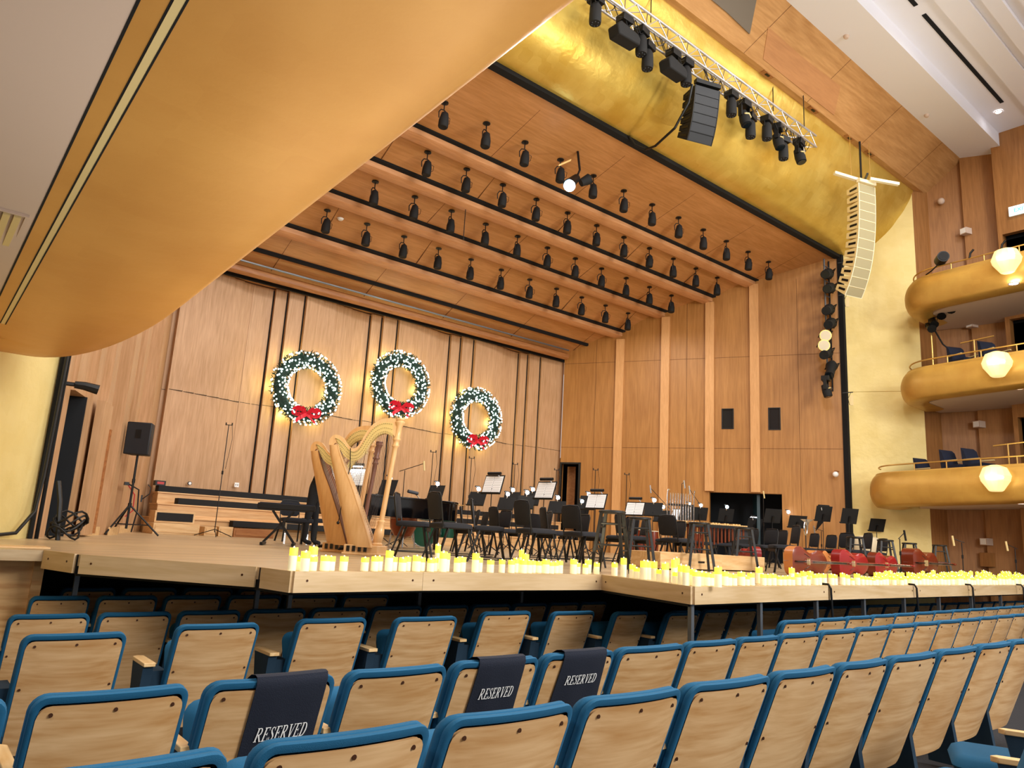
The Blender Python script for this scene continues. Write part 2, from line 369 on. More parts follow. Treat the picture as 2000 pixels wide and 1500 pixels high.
# --- left stage wall (accordion of tall planks) with the slot of an open door
LA = Vector((1.42, 11.5)); LB = Vector((4.93, 20.3)); LDv = (LB-LA).normalized(); LN = Vector((LDv.y, -LDv.x))
def lws(s, o=0.): return LA+LDv*s+LN*o
Llen = (LB-LA).length
lw = MB()
st = [0, .93, 1.62, 2.35, 3.0, 3.5, 4.3, 4.9, 5.5, 6.3, 7.0, 7.7, 8.4, Llen+.3]; of = [0, None, .10, .16, .0, .22, .02, .16, .05, -.06, .12, .0, -.08]
for i, o_ in enumerate(of):
    s0, s1 = st[i], st[i+1]
    if o_ is None:
        q = [lws(s0, 0), lws(s1, .0), lws(s1, -.3), lws(s0, -.3)]; lw.mat(0).prism([(p.x, p.y) for p in q], 2.12, 7.6); continue
    q = [lws(s0, o_), lws(s1, o_-.06), lws(s1, -.6), lws(s0, -.6)]
    lw.mat(0).prism([(p.x, p.y) for p in q], -.01, 9.2)
struct(lw, 'wall_left', ['wallwood'])
lv = MB(); q = [lws(.93, -.5), lws(1.62, -.5), lws(1.62, -.45), lws(.93, -.45)]; lv.prism([(p.x, p.y) for p in q], -.01, 2.12)
q = [lws(1.585, -.6), lws(1.62, -.6), lws(1.62, .02), lws(1.585, .02)]; lv.prism([(p.x, p.y) for p in q], -.01, 2.12)
struct(lv, 'door_2', 'darkvoid')
lb = MB()
for s0, s1, o in ((1.75, 3.3, .14), (3.3, 3.52, .03), (3.52, 4.3, .26), (4.3, 8.9, .06)):
    q = [lws(s0, o), lws(s1, o), lws(s1, o+.03), lws(s0, o+.03)]; lb.prism([(p.x, p.y) for p in q], 0, .14)
struct(lb, 'baseboard_left', 'boxwood')
# the door leaf standing ajar
dt = thing('stage_door', 'tall wood-faced stage door standing ajar at far left beside the dark slot', 'door', (lws(1.66, .2).x, lws(1.66, .2).y, 0), math.atan2(LDv.y, LDv.x))
MB().box(0, .62, -.07, .05, .03, 2.10).build('door_leaf', 'wallwood', dt); MB().box(.60, .66, -.10, -.07, .05, 1.72).build('edge_strip', 'brownbox', dt)
# --- stage ceiling: five sloping bays with a black slot and a light beam between them
segs = [(11.47, 10.30, 13.9, 9.65), (13.9, 9.65, 15.2, 9.15), (15.2, 9.15, 16.7, 8.72), (16.7, 8.72, 18.1, 8.05), (18.1, 8.05, 20.05, 7.32)]
ce = MB(); slot = MB(); beam = MB(); cs = MB()
X0c, X1c = -.5, 24.
for i, (ya, za, yb, zb) in enumerate(segs):
    ya2 = ya+(.30 if i else 0)
    ce.prism([(ya2, za), (yb, zb), (yb, zb+.3), (ya2, za+.3)], X0c, X1c, axis=0)
    if i < 4:
        slot.prism([(yb-.11, zb-.01), (yb, zb-.03), (yb, zb+.05), (yb-.11, zb+.05)], X0c, X1c, axis=0)
        beam.prism([(yb, zb+.1), (yb, zb-.16), (yb+.12, zb-.22), (yb+.3, zb-.22), (yb+.3, zb+.1)], X0c, X1c, axis=0)
    for k in range(9):
        xs = 1.2+k*2.95+.6*(i % 2)
        cs.prism([(ya2+.02, za-.004), (yb-.12, zb+.027), (yb-.12, zb+.06), (ya2+.02, za+.03)], xs, xs+.012, axis=0)
ce.prism([(20.05, 7.32), (20.2, 7.08), (22, 7.08), (22, 7.5), (20.05, 7.5)], X0c, X1c, axis=0)
struct(ce, 'ceiling', 'ceilwood'); 
slot.prism([(11.42, 10.2), (11.62, 10.2), (11.62, 10.4), (11.42, 10.4)], X0c, 23.2, axis=0)
slot.prism([(19.25, 7.58), (19.31, 7.56), (19.31, 7.7), (19.25, 7.7)], X0c, X1c, axis=0)
slot.prism([(20.12, 7.0), (20.2, 7.0), (20.2, 7.2), (20.12, 7.2)], X0c, X1c, axis=0)
struct(slot, 'trim_5', 'darkgap'); struct(beam, 'trim_6', 'beamwood'); struct(cs, 'trim_7', M['seam_shadow_line'] if 'seam_shadow_line' in M else bpy.data.materials['seam_shadow_line'])
rl = thing('curtain_roller', 'long brown roller tube running across the ceiling above the back wall', 'tube', (3, 19.8, 7.12))
MB().tube([(0, 0, 0), (15.6, 0, 0)], .13, 12).build('roller_tube', 'brownbox', rl); MB().tube([(0, -.3, .16), (15.4, -.3, .16)], .03, 6).build('pipe', 'steel', rl)
# --- gold header roll and wood band above it
roll = [(11.48, 10.30), (11.06, 10.36), (10.65, 10.55), (10.3, 10.88), (10.0, 11.3), (9.74, 11.75), (9.55, 12.15), (9.48, 12.42)]
def cat(P, n=4):
    out = []
    for i in range(len(P)-1):
        p0, p1, p2, p3 = P[max(i-1, 0)], P[i], P[i+1], P[min(i+2, len(P)-1)]
        for k in range(n):
            t = k/n
            out.append(tuple(.5*((2*p1[c])+(-p0[c]+p2[c])*t+(2*p0[c]-5*p1[c]+4*p2[c]-p3[c])*t*t+(-p0[c]+3*p1[c]-3*p2[c]+p3[c])*t**3) for c in range(len(p1))))
    return out+[tuple(P[-1])]
rp = cat(roll, 4)
gr = MB()
NX = 80
def rollp(u, v):
    i = min(int(v*(len(rp)-1)+1e-6), len(rp)-1); y, z = rp[i]; x = -1+27*u
    e = min(1, i/5, (len(rp)-1-i)/5)
    w = .03*noise.noise(Vector((x*.35, i*.22, 0)))*e + .012*noise.noise(Vector((x*1.3, i*.5, 3)))*e
    return (x, y-w, z+w*.5)
gr.grid(rollp, NX*2, len(rp)-1)
gr.add([(-1, 12.2, 10.6), (26, 12.2, 10.6), (26, 12.2, 13), (-1, 12.2, 13)], [(0, 1, 2, 3)])
struct(gr, 'wall_header', 'gold', smooth=60)
hb = MB(); hb.mat(0).prism([(9.9, 12.42), (9.30, 12.42), (8.28, 13.46), (8.28, 13.9), (9.9, 13.9)], -3.5, 26.5, axis=0)
struct(hb, 'wall_band', ['bandwood'])
# panels of differing tone set on the band
bn = Vector((0, -(13.46-12.42), -(9.30-8.28))).normalized(); BP = (Vector((0, 9.30, 12.42)), bn)
bd = MB()
for quad in ([(1500, 52), (1565, 110), (1641, 168), (1629, 225), (1565, 175), (1490, 115)],):
    pts = [at(x, y, pl=BP) for x, y in quad]
    n_ = len(pts); bd.add([p+bn*.012 for p in pts]+[p-bn*.02 for p in pts], [tuple(range(n_)), tuple(range(n_, 2*n_))[::-1]]+[(i, (i+1) % n_, n_+(i+1) % n_, n_+i) for i in range(n_)])
struct(bd, 'trim_8', wood('band_panel_wood', 'BE8858', 'AC784C', axis=0, grain=3, stretch=9, rough=.5, wave=.2, rnd=False))
bs = MB()
for xa in (5, 8.2, 11.4, 14.3, 17.3, 20.4, 23.3):
    bs.add([(xa, 9.295, 12.42), (xa+.015, 9.295, 12.42), (xa+.5, 8.275, 13.46), (xa+.485, 8.275, 13.46), (xa, 9.31, 12.44), (xa+.015, 9.31, 12.44), (xa+.5, 8.3, 13.47), (xa+.485, 8.3, 13.47)], [(0, 1, 2, 3), (4, 5, 6, 7), (0, 1, 5, 4), (1, 2, 6, 5), (0, 3, 7, 4)])
struct(bs, 'trim_9', bpy.data.materials['seam_shadow_line'])
gp = [at(x, y, pl=BP) for x, y in ((1378, -10), (1420, 25), (1463, 66), (1478, -10))]
gq = MB(); gq.add([p+bn*.03 for p in gp]+[p-bn*.01 for p in gp], [(0, 1, 2, 3), (7, 6, 5, 4), (0, 1, 5, 4), (1, 2, 6, 5), (2, 3, 7, 6), (3, 0, 4, 7)])
tag(gq.build('speaker_grille', 'greyfab'), 'grey-brown cloth speaker grille set in the wooden band above the gold header', 'grille')
# --- gold side panels of the proscenium
PR0 = Vector((23.28, 11.42)); PR1 = Vector((24.37, 9.51))
g = MB(); wallseg(g, PR0, PR1, -1.9, 12.45, .25); struct(g, 'wall_proscenium_right', 'goldwall')
g = MB(); pd = (PR1-PR0).normalized(); pn = Vector((pd.y, -pd.x))
for z in (5.58,):
    q = [PR0, PR1, PR1+pn*.004, PR0+pn*.004]; g.prism([(p.x, p.y) for p in q], z, z+.015)
struct(g, 'trim_10', plain('gold_seam', 'B99A44', .6))
PL0 = Vector((1.40, 11.5)); PL1 = Vector((-1.0, 6.9))
g = MB(); wallseg(g, PL1, PL0, -1.5, 12.45, .25); struct(g, 'wall_proscenium_left', 'goldwall')
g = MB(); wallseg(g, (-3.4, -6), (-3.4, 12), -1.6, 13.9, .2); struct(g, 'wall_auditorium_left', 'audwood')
# dark gap posts where shell meets proscenium
g = MB(); e = PR0+Vector((-.07, .02)); g.box(e.x-.05, e.x+.09, e.y-.06, e.y+.1, 0, 10.34); struct(g, 'trim_11', 'darkgap')
g = MB(); g.tube([(1.42, 11.44, 0), (1.42, 11.44, 9)], .03, 6); g.tube([(1.5, 11.5, 0), (1.5, 11.5, 9)], .025, 6); struct(g, 'trim_12', 'darkgap')
# --- auditorium side wall at right
aw = MB(); ZT = 14.0
D0 = Vector((24.95, 7.3))
pts = [(24.37, 9.51), (24.85, 9.28), (24.95, 9.25), (25.35, 8.35), (25.2, 8.3), (25.42, 7.35)]
for a, b in zip(pts[:-1], pts[1:]): wallseg(aw, Vector(a), Vector(b), -1.6, ZT, .2)
wallseg(aw, D0+Vector((.5, .03)), D0, -1.6, ZT, .1)
dh = [(.12, 1.1, -1.3, .92), (.12, 1.1, 2.75, 4.62), (.12, 1.1, 5.72, 7.62), (.12, 1.1, 8.5, 10.35)]
wallseg(aw, D0, (24.95, -4), -1.6, ZT, .2, dh)
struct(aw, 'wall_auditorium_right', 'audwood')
av = MB()
for s0, s1, z0, z1 in dh: av.box(25.5, 25.6, D0.y-s1-.2, D0.y-s0+.2, z0, z1); 
av.box(25.5, 25.6, 3, 8, -1.6, ZT)
struct(av, 'door_3', 'darkvoid')
sl = MB()
for y_ in (6.15, 5.3, 4.4): sl.box(24.93, 24.955, y_, y_+.02, -1.5, ZT)
struct(sl, 'trim_13', bpy.data.materials['seam_shadow_line'])
# --- auditorium ceiling
ac = MB()
ac.prism([(8.28, 13.46), (7.05, 13.30), (7.05, 13.75), (-8, 13.75), (-8, 14.1), (8.28, 14.1)], -3.5, 26.5, axis=0)
for ya in (4.9, 4.3, 3.7, 3.1, 2.5, 1.9): ac.box(2, 23.8, ya, ya+.33, 13.62, 13.76)
for xa in (21., 21.8, 22.6): ac.box(xa, xa+.45, 4.2, 5.0, 13.56, 13.7)
ac.box(-3.4, 25, 5.45, 6.0, 13.66, 13.76)
struct(ac, 'ceiling_auditorium', 'whiteceil')
so = MB()
yS = at(1982, 228, z=13.75).y
for xa, xb in ((2, 17.3), (17.75, 23.2)): so.box(xa, xb, yS-.05, yS+.05, 13.735, 13.76)
tag(so.build('air_slot', 'darkgap'), 'long black linear air slot in the white auditorium ceiling', 'vent', kind='structure'); so = bpy.data.objects['air_slot']; so.name = 'trim_14'
del so['label'], so['category']
def downlight(p, r, label):
    t = thing('ceiling_downlight', label, 'light', p, 0, 'round recessed ceiling downlights')
    MB().lathe([(r, 0), (r*1.25, 0), (r*1.25, -.02), (r, -.02)], 20, cap=False).build('trim_ring', 'whitepaint', t)
    MB().lathe([(.001, -.006), (r, -.006)], 20, cap=False).build('lit_disc', 'lamp', t)
    return t
p = at(1950, 218, z=13.74); downlight(p, .09, 'round downlight glowing in the white auditorium ceiling at top right')
for px, py, lab in ((1653, 70, 'upper'), (1810, 225, 'lower')):
    p = at(px, py, z=13.4); t = thing('ceiling_sensor', f'small white dome sensor on the white soffit, {lab} of the two', 'sensor', (p.x, p.y, 13.46-(8.28-p.y)*.13), 0, 'dome sensors on the soffit')
    MB().lathe([(.001, -.09), (.05, -.08), (.07, -.04), (.07, 0), (.001, 0)], 12).build('dome', 'whitepaint', t)

# --- floors
fl = MB()
fl.prism([(-9, -.6), (11.5, -1.62), (11.5, -1.9), (-9, -1.9)], -3.4, 25.5, axis=0)
struct(fl, 'floor', 'carpet')
LIP = [(1.19, 8.34), (1.36, 7.73), (2.49, 6.35), (2.58, 5.86), (3.92, 6.03), (6.41, 6.08), (6.05, 4.54), (8.98, 4.74), (11.7, 4.84), (14.1, 4.94), (17., 5.08), (22., 5.6), (24.5, 7.4)]
dk = MB(); dk.prism([(-1.4, 8.4)]+LIP+[(24.4, 9.4), (23.2, 11.5), (19.5, 22), (3, 22), (1., 11.5), (-1.4, 11.5)], -.10, 0)
struct(dk, 'floor_stage', 'stagefloor')
def lipboard(a, b, g0=0., g1=0., z1=.004):
    a = Vector(a); b = Vector(b); d = (b-a).normalized(); n = Vector((d.y, -d.x)); L_ = (b-a).length
    a2 = a+d*g0; L2 = L_-g0-g1
    m = MB(); m.mat(0).box(0, L2, -.025, 0, -.165, z1)
    m.mat(1)
    for s in (.12, L2-.12):
        if L2 > .5: m.cyl((s, -.024, -.07), (s, -.029, -.07), .010, 8)
    o = m.build('stage_lip_board', ['lipwood', 'screw']); o.location = (a2.x, a2.y, 0); o.rotation_euler = (0, 0, math.atan2(d.y, d.x)); return o
lips = [((1.19, 8.34), (1.36, 7.73), 0, .03), ((1.36, 7.73), (2.49, 6.35), .04, .02), ((2.50, 6.28), (2.58, 5.86), .0, 0), ((2.58, 5.86), (3.92, 6.03), 0, .003), ((3.92, 6.03), (6.41, 6.08), .003, 0), ((6.41, 6.08), (6.05, 4.54), 0, 0),
        ((6.05, 4.54), (8.98, 4.74), 0, .02), ((8.98, 4.74), (11.7, 4.84), .02, .03), ((11.7, 4.84), (14.1, 4.94), .02, .03), ((14.1, 4.94), (17., 5.08), .02, .03), ((17., 5.08), (22., 5.6), .02, 0), ((22., 5.6), (24.5, 7.4), 0, 0)]
lipn = ['short light wood board at the far left end of the stage front', 'long slanting wood board of the stage front left of the corner', 'short wood board on the left side of the stage corner', 'wood lip board with strong grain right of the stage corner under the first candles',
        'plain wood lip board under the middle candles left of the inner notch', 'slanting wood lip board that joins the notch to the forward stage edge', 'wood lip board starting at the forward corner post', 'wood lip board right of the first hanging black cable',
        'wood lip board right of the second hanging black cable', 'wood lip board right of the third hanging black cable', 'far right wood lip board at the photo edge', 'lip board turning back to the right wall']
for i, (a, b, g0, g1) in enumerate(lips):
    o = lipboard(a, b, g0, g1); o['kind'] = 'structure'; o.name = 'trim_%d' % (20+i)
g = MB()
for (x, y) in ((1.37, 7.74), (2.51, 6.34)): g.box(x-.02, x+.05, y-.01, y+.05, -.17, -.001)
struct(g, 'trim_15', 'darkgap')
# under-stage frame and back wall
g = MB(); g.prism([(x, y+.05) for x, y in LIP[1:-1]]+[(22, 5.75), (17, 5.25), (14.1, 5.1), (11.7, 5.), (8.98, 4.92), (6.25, 4.75), (6.6, 6.25), (3.92, 6.2), (2.75, 6.1), (2.7, 6.4), (1.55, 7.8)], -.19, -.1)
struct(g, 'trim_16', 'blackmatte')
g = MB(); g.box(-1.4, 24.4, 11.2, 11.4, -1.9, -.1); struct(g, 'wall_pit', 'blackmatte')
pn_ = 0
for (px, py, z) in ((152, 1130, -.16), (350/2.857+0, 1140, -.16), (507, 1140, -.16), (571, 1160, -.16), (822, 1165, -.16), (1020, 1165, -.16), (1350, 1185, -.16), (1483, 1190, -.16), (1592, 1180, -.16), (1684, 1175, -.16), (1762, 1170, -.16), (1830, 1165, -.16), (1893, 1165, -.16), (1950, 1160, -.16)):
    if px == 350/2.857: continue
    # project to a line just behind the lip
    best = None
    for (a, b, _, _) in lips:
        a = Vector(a); b = Vector(b); r_ = ray(px, 1120); r2 = Vector((r_.x, r_.y))
        den = r2.x*(b-a).y-r2.y*(b-a).x
        if abs(den) < 1e-6: continue
        t = (a.x*(b-a).y-a.y*(b-a).x)/den; s = (a.x*r2.y-a.y*r2.x)/den
        if t > 0 and -.08 <= s <= 1.08 and (best is None or t < best[0]): best = (t, r2*t)
    if best is None: continue
    P = best[1]*({152: 1.12, 507: 1.27, 571: 1.33, 822: 1.33, 1020: 1.33}.get(px, 1.012))
    m = MB(); m.box(-.022, .022, -.022, .022, -1.0, 0); m.mat(1).box(-.05, .05, -.05, .05, -1.02, -1.0)
    o = m.build('stage_post', ['steel', 'black']); o.location = (P.x, P.y, -.165); pn_ += 1
    tag(o, f'grey steel stage post under the lip, {nth(pn_-1)} counted from the left', 'post', 'steel posts carrying the stage front')
# wooden pit panel at far left
t = thing('pit_panel', 'framed light wood panel box at the far left below the stage', 'panel', (0, 8.75, -1.5))
xr = at(84, 1120, y=8.75).x; zt = at(60, 1068, y=8.75).z+1.5
MB().box(-1.7, xr, 0, .3, 0, zt-.03).build('body', 'panelwood', t)
m = MB(); m.box(xr-.09, xr, -.03, 0, 0, zt-.03); m.box(-1.7, xr-.09, -.03, 0, zt-.11, zt-.03); m.build('frame', 'panelwood', t)
MB().box(-1.7, xr+.02, -.04, .32, zt-.03, zt).build('cap_rail', 'boxwood', t)

# ================================================================== BALCONIES
BS = -.035
def balc(side, xf, ytip, yback, z0, H, inner, capx, name, white_x, rx=1.2, ry=1.0):
    """side=+1: front faces -X (right balcony); side=-1: front faces +X. z0 = underside height at Y=8"""
    # plan path of the front edge, from the back of the house to the tip and round to the wall
    def rail_pts(off=0.):
        cx, cy = xf+side*rx, ytip-ry
        ax_, ay_ = rx-off, ry-off*ry/rx if ry < rx else ry-off
        P = [(xf+side*off, yback), (xf+side*off, (yback+ytip)/2), (xf+side*off, cy)]
        for k in range(1, 13):
            a = PI/2*k/13
            P.append((cx-side*ax_*math.cos(a), cy+ay_*math.sin(a)))
        P.append((cx, cy+ay_)); P.append((capx, cy+ay_))
        return P
    prof = [(.42, H), (.2, H-.005)]+[(.30-.30*math.cos(t), H/2+(H/2)*math.sin(t)) for t in [PI/2-.35-k*(PI-.7)/12 for k in range(13)]]+[(.42, .012), (.42+(inner-.42)*.4, .0), (.42+(inner-.42)*.75, .02), (inner, .05)]
    m = MB()
    paths = [rail_pts(min(d, min(rx, ry)*.96)) for d, z in prof]
    n = len(paths[0])
    vs = []
    for (d, z), P in zip(prof, paths):
        for (x, y) in P:
            if d > min(rx, ry)*.96: x += side*(d-min(rx, ry)*.96)
            vs.append((x, y, z0+z+BS*(y-8)))
    fs = [(i*n+k, i*n+k+1, (i+1)*n+k+1, (i+1)*n+k) for i in range(len(prof)-1) for k in range(n-1)]
    m.add(vs, fs)
    return m, rail_pts
def zb(z0, y): return z0+BS*(y-8)
BAL = {}
for nm, z0, H, yt, lev in (('lowest', 1.90, 1.0, 10.65, 1), ('middle', 4.92, .95, 9.6, 2), ('top', 7.62, .97, 9.35, 3)):
    m, rpf = balc(1, 22.0, yt, -3, z0, H, 1.05 if lev == 1 else .8, 23.75 if lev == 1 else 24.3, nm, 0, 1.25, 1.1)
    t = thing('balcony', f'{nm} of the three gold bullnose balconies on the right wall', 'balcony', (0, 0, 0), 0, 'gold balconies on the right wall')
    m.build('gold_front', 'goldbal', t, smooth=60)
    s = MB(); s.prism([(22.75, -3), (22.75, yt-1.4), (23.1, yt-.75), (23.8, yt-.45), (24.3, min(9.5, yt-.3)), (24.9, 9.25), (25.3, 8.3), (25.4, 7.3), (25.0, 7.28), (25.0, -3)] if yt < 10 else
            [(23.0, -3), (23.0, yt-1.7), (23.5, yt-1.2), (24.25, 9.75), (24.45, 9.5), (24.9, 9.25), (25.3, 8.3), (25.4, 7.3), (25.0, 7.28), (25.0, -3)], 0, .12)
    for i, v in enumerate(s.v): v.z = zb(z0, v.y)+(.06 if v.z < .05 else .5)
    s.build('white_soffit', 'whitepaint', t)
    s = MB(); s.prism([(22.3, -3), (22.35, yt-1.4), (22.9, yt-.7), (23.7, yt-.35), (24.2, min(yt-.3, 9.7)), (24.9, 9.2), (25.3, 8.3), (25.4, 7.3), (25.0, 7.28), (25.0, -3)], 0, .1)
    for v in s.v: v.z = zb(z0, v.y)+(.5 if v.z < .05 else .62)
    s.build('floor_slab', 'carpet', t)
    # brass rail
    pts = [(x, y) for x, y in rpf(.30)][:-2]
    rl_ = MB(); zr = H+.20
    rl_.tube([(x, y, zb(z0, y)+zr) for x, y in pts], .022, 8)
    rl_ = rl_.build('rail', 'brass', t)
    yy = yt-1.6; k = 0
    while yy > 1 and k < 9:
        MB().cyl((22.3, yy, zb(z0, yy)+H-.04), (22.3, yy, zb(z0, yy)+zr), .018, 8).build('rail_post', 'brass', rl_); yy -= .85; k += 1
    BAL[lev] = (z0, H, yt)
    # hanging crystal lamp before the fascia
    yl = {1: 6.9, 2: 6.66, 3: 6.25}[lev]; zl = {1: 2.55, 2: 5.56, 3: 8.36}[lev]
    t = thing('crystal_lamp', f'glowing faceted crystal lamp on the front of the {nm} right balcony', 'lamp', (21.88, yl, zl), 0, 'crystal lamps on the balcony fronts')
    MB().lathe([(.10, .34), (.27, .27), (.36, .05), (.33, -.08), (.17, -.32), (.14, -.34)], 14).build('crystal_shade', 'chand', t, smooth=0)
    MB().lathe([(.001, .0), (.2, .04), (.22, .0), (.2, -.04)], 14).build('glow_core', 'chandcore', t).location = (-.2, -.05, .0)
    MB().cyl((.0, .03, .30), (.16, .03, .34), .03, 8).build('mount', 'brass', t)
# left balcony above the viewer
m, rpf = balc(-1, 1.82, 10.1, -4, 2.12, .95, 1.42, .4, 'left', 0, .95, 3.0)
t = thing('balcony', 'huge gold balcony underside filling the upper left, above the viewer', 'balcony')
m.build('gold_front', 'goldunder', t, smooth=60)
s = MB(); s.box(-3.4, .40, -4, 9.6, 0, .12)
for v in s.v: v.z = zb(2.12, v.y)+(.05 if v.z < .05 else .4)
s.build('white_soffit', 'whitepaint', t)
s = MB(); s.box(-3.4, 1.5, -4, 9.4, 0, .1)
for v in s.v: v.z = zb(2.12, v.y)+(.85 if v.z < .05 else .9)
s.build('floor_slab', 'carpet', t)
for xa, xb, mt in ((.393, .405, 'darkgap'), (.492, .501, 'darkgap'), (.536, .545, 'darkgap'), (.501, .536, 'cream')):
    s = MB(); s.box(xa, xb, -4, 8.6, 0, .05)
    def und(x):   # underside height at distance from the edge
        d = 1.82-x
        return .0+(.02*(d-.8)/.35 if d < 1.15 else .02+.03*(d-1.15)/.27) if d > .8 else 0
    for v in s.v: v.z = zb(2.12, v.y)+und((xa+xb)/2)+(-.004 if v.z < .02 else .03)
    s.build('reveal_strip', mt, t, smooth=0)
p = at(-2, 266, z=2.35); downlight(p, .045, 'round downlight at the left photo edge under the near balcony')
a_ = at(2, 418, z=2.22); b_ = at(38, 478, z=2.2)
t = thing('ceiling_vent', 'square beige air vent in the white underside of the near balcony', 'vent', (a_.x-.12, a_.y+.0, zb(2.12, a_.y)+.045))
s = MB(); s.box(-.25, .27, -.02, .0, -.012, .01); s.box(-.25, .27, .92, .94, -.012, .01); s.box(.25, .27, 0, .92, -.012, .01); s.box(-.25, -.23, 0, .92, -.012, .01); s.build('frame', 'whitepaint', t)
s = MB(); 
for k in range(8): s.box(-.23+k*.06, -.19+k*.06, 0.02, .9, -.02, -.004)
s.build('louvre', 'cream', t)

# balcony furniture
def bal_chair(label, x, y, z, rz):
    t = thing('balcony_chair', label, 'chair', (x, y, z), rz, 'navy chairs on the balconies')
    MB().prism([(-.25, .42), (.25, .42), (.27, .52), (-.25, .50)], -.25, .25, axis=1).build('seat', 'navy', t)
    s = MB(); s.prism([(-.27, .05), (-.15, .05), (-.15, .5), (-.27, .9), (-.36, .98), (-.33, .6)], -.25, .25, axis=1); s.build('backrest', 'navy', t)
    MB().box(-.15, .22, -.22, .22, 0.0, .42).build('skirt', 'navy', t)
    for sy in (-.27, .27): MB().box(-.25, .22, sy-.025, sy+.025, .62, .65).build('armrest', 'arm' if False else 'cream', t)
for lab, px, py, lev in (('left one', 1862, 705, 2), ('right one', 1925, 690, 2)):
    z0, H, yt = BAL[2]; q = at(px+20, 690, x=22.95); bal_chair(f'navy chair with wooden arms on the middle right balcony, {lab}', q.x, q.y, zb(z0, q.y)+.62, -PI/2-.5)
for i, (px) in enumerate((1815, 1868, 1912)):
    z0, H, yt = BAL[1]; q = at(px, 880, x=22.9); bal_chair(['navy chair at the tip of the lowest right balcony, only its top showing', 'navy chair on the lowest right balcony, middle of its three', 'navy chair on the lowest right balcony beside the brass rail bracket'][i], q.x, q.y, zb(z0, q.y)+.62-(.18 if i == 0 else 0), -PI/2-.35)
def brass_frame(label, px, lev, dx):
    z0, H, yt = BAL[lev]; q = at(px, 700, x=22.75); z = zb(z0, q.y)+.62
    t = thing('aisle_rail', label, 'rail', (q.x, q.y, z), 0, 'brass aisle rails on the balconies')
    MB().tube([(0, 0, 0), (0, 0, 1.0)], .02, 8).build('rail_post', 'brass', t); MB().tube([(0, .35, .95), (0, 0, .98), (.0, -.5, 1.02)], .02, 8).build('rail', 'brass', t)
brass_frame('brass aisle rail between the navy chairs on the middle right balcony', 1905, 2, 0)
brass_frame('brass aisle rail right of the navy chairs on the lowest right balcony', 1955, 1, 0)

# side-wall odds
def exit_sign(label, p, w=.42, h=.2):
    t = thing('exit_sign', label, 'sign', p, -PI/2, 'exit signs')
    MB().box(-w/2, w/2, -.05, 0, -h/2, h/2).build('housing', 'exitbox', t)
    c = bpy.data.curves.new('exit_text', 'FONT'); c.body = 'EXIT'; c.size = .17; c.align_x = 'CENTER'; c.align_y = 'CENTER'; c.extrude = .003
    o = bpy.data.objects.new('exit_text', c); COL.objects.link(o); dg = bpy.context.evaluated_depsgraph_get(); dg.update()
    me = bpy.data.meshes.new_from_object(o.evaluated_get(dg)); bpy.data.objects.remove(o)
    me.materials.clear(); me.materials.append(M['exit']); o = bpy.data.objects.new('lettering', me); COL.objects.link(o); o.parent = t; CH.setdefault(t.name, []).append(o)
    o.rotation_euler = (PI/2, 0, 0); o.location = (0, -.055, 0)
exit_sign('white exit sign with teal letters over the door at the top balcony', tuple(at(1994, 409, x=24.9)), .62, .3)
exit_sign('white exit sign with teal letters at the right edge above the middle balcony', tuple(at(2004, 592, x=24.9)), .5, .24)
for i, (px, py, lab) in enumerate(((1885, 452, 'above the top balcony'), (1897, 634, 'above the middle balcony'), (1911, 829, 'above the lowest balcony'), (1925, 1058, 'under the lowest balcony'))):
    p = at(px, py, x=25.12); t = thing('wall_speaker', f'small white wall speaker on the right wood wall {lab}', 'speaker', p, -.35-PI/2, 'white wall speakers')
    MB().box(-.11, .11, -.10, .16, -.1, .1).build('case', 'whitepaint', t); MB().box(-.09, .09, -.105, -.10, -.08, .08).build('grille', 'paper', t)
p = at(1925, 1093, x=25.1); tag(MB().at(TR(*p, -.3-PI/2)).box(-.16, .16, -.02, .2, -.2, .2).build('wall_hatch', 'audwood'), 'small wooden hatch in the right wall below the lowest white speaker', 'hatch')
p = at(1838, 393, x=24.95); t = thing('dome_camera', 'white dome camera on a bracket high on the right wood wall', 'camera', p)
MB().ball((0, 0, 0), .11, 12, 8).build('dome', 'whitepaint', t); MB().bar((0, 0, .02), (.15, .12, .16), .03).build('bracket', 'brass', t)
p = at(1840, 505, x=22.2); t = thing('spotlight', 'round black spotlight clamped to the tip of the top right balcony', 'light', p)
MB().cyl((-.16, -.1, 0), (.16, .12, .0), .16, 16).build('housing', 'black', t); MB().cyl((-.17, -.107, 0), (-.16, -.1, 0), .13, 16).build('lens', 'blackmatte', t)
MB().tube([(0, .05, -.1), (-.0, .3, -.3), (.1, .5, -.35)], .02, 6).build('yoke', 'black', t)
for i, (px, py) in enumerate(((1893, 497), (1955, 480))):
    p = at(px, py, x=22.3); t = thing('rail_lamp', ['left small black lamp standing at the top balcony rail', 'right small black lamp standing at the top balcony rail'][i], 'light', p)
    MB().tube([(0, 0, -.12), (0, -.03, .03), (0, -.12, .12)], .03, 8).build('lamp_body', 'black', t)
# downlights under the right balconies
for lev, px, py, lab in ((3, 1980, 556, 'top'), (2, 1990, 760, 'middle')):
    z0, H, yt = BAL[lev]; q = at(px, py, z=z0+.08); downlight((q.x, q.y, zb(z0, q.y)+.055), .11, f'round downlight under the {lab} right balcony')
q = at(1993, 984, z=1.98); downlight((q.x, q.y, zb(1.9, q.y)+.055), .1, 'round downlight under the lowest right balcony')
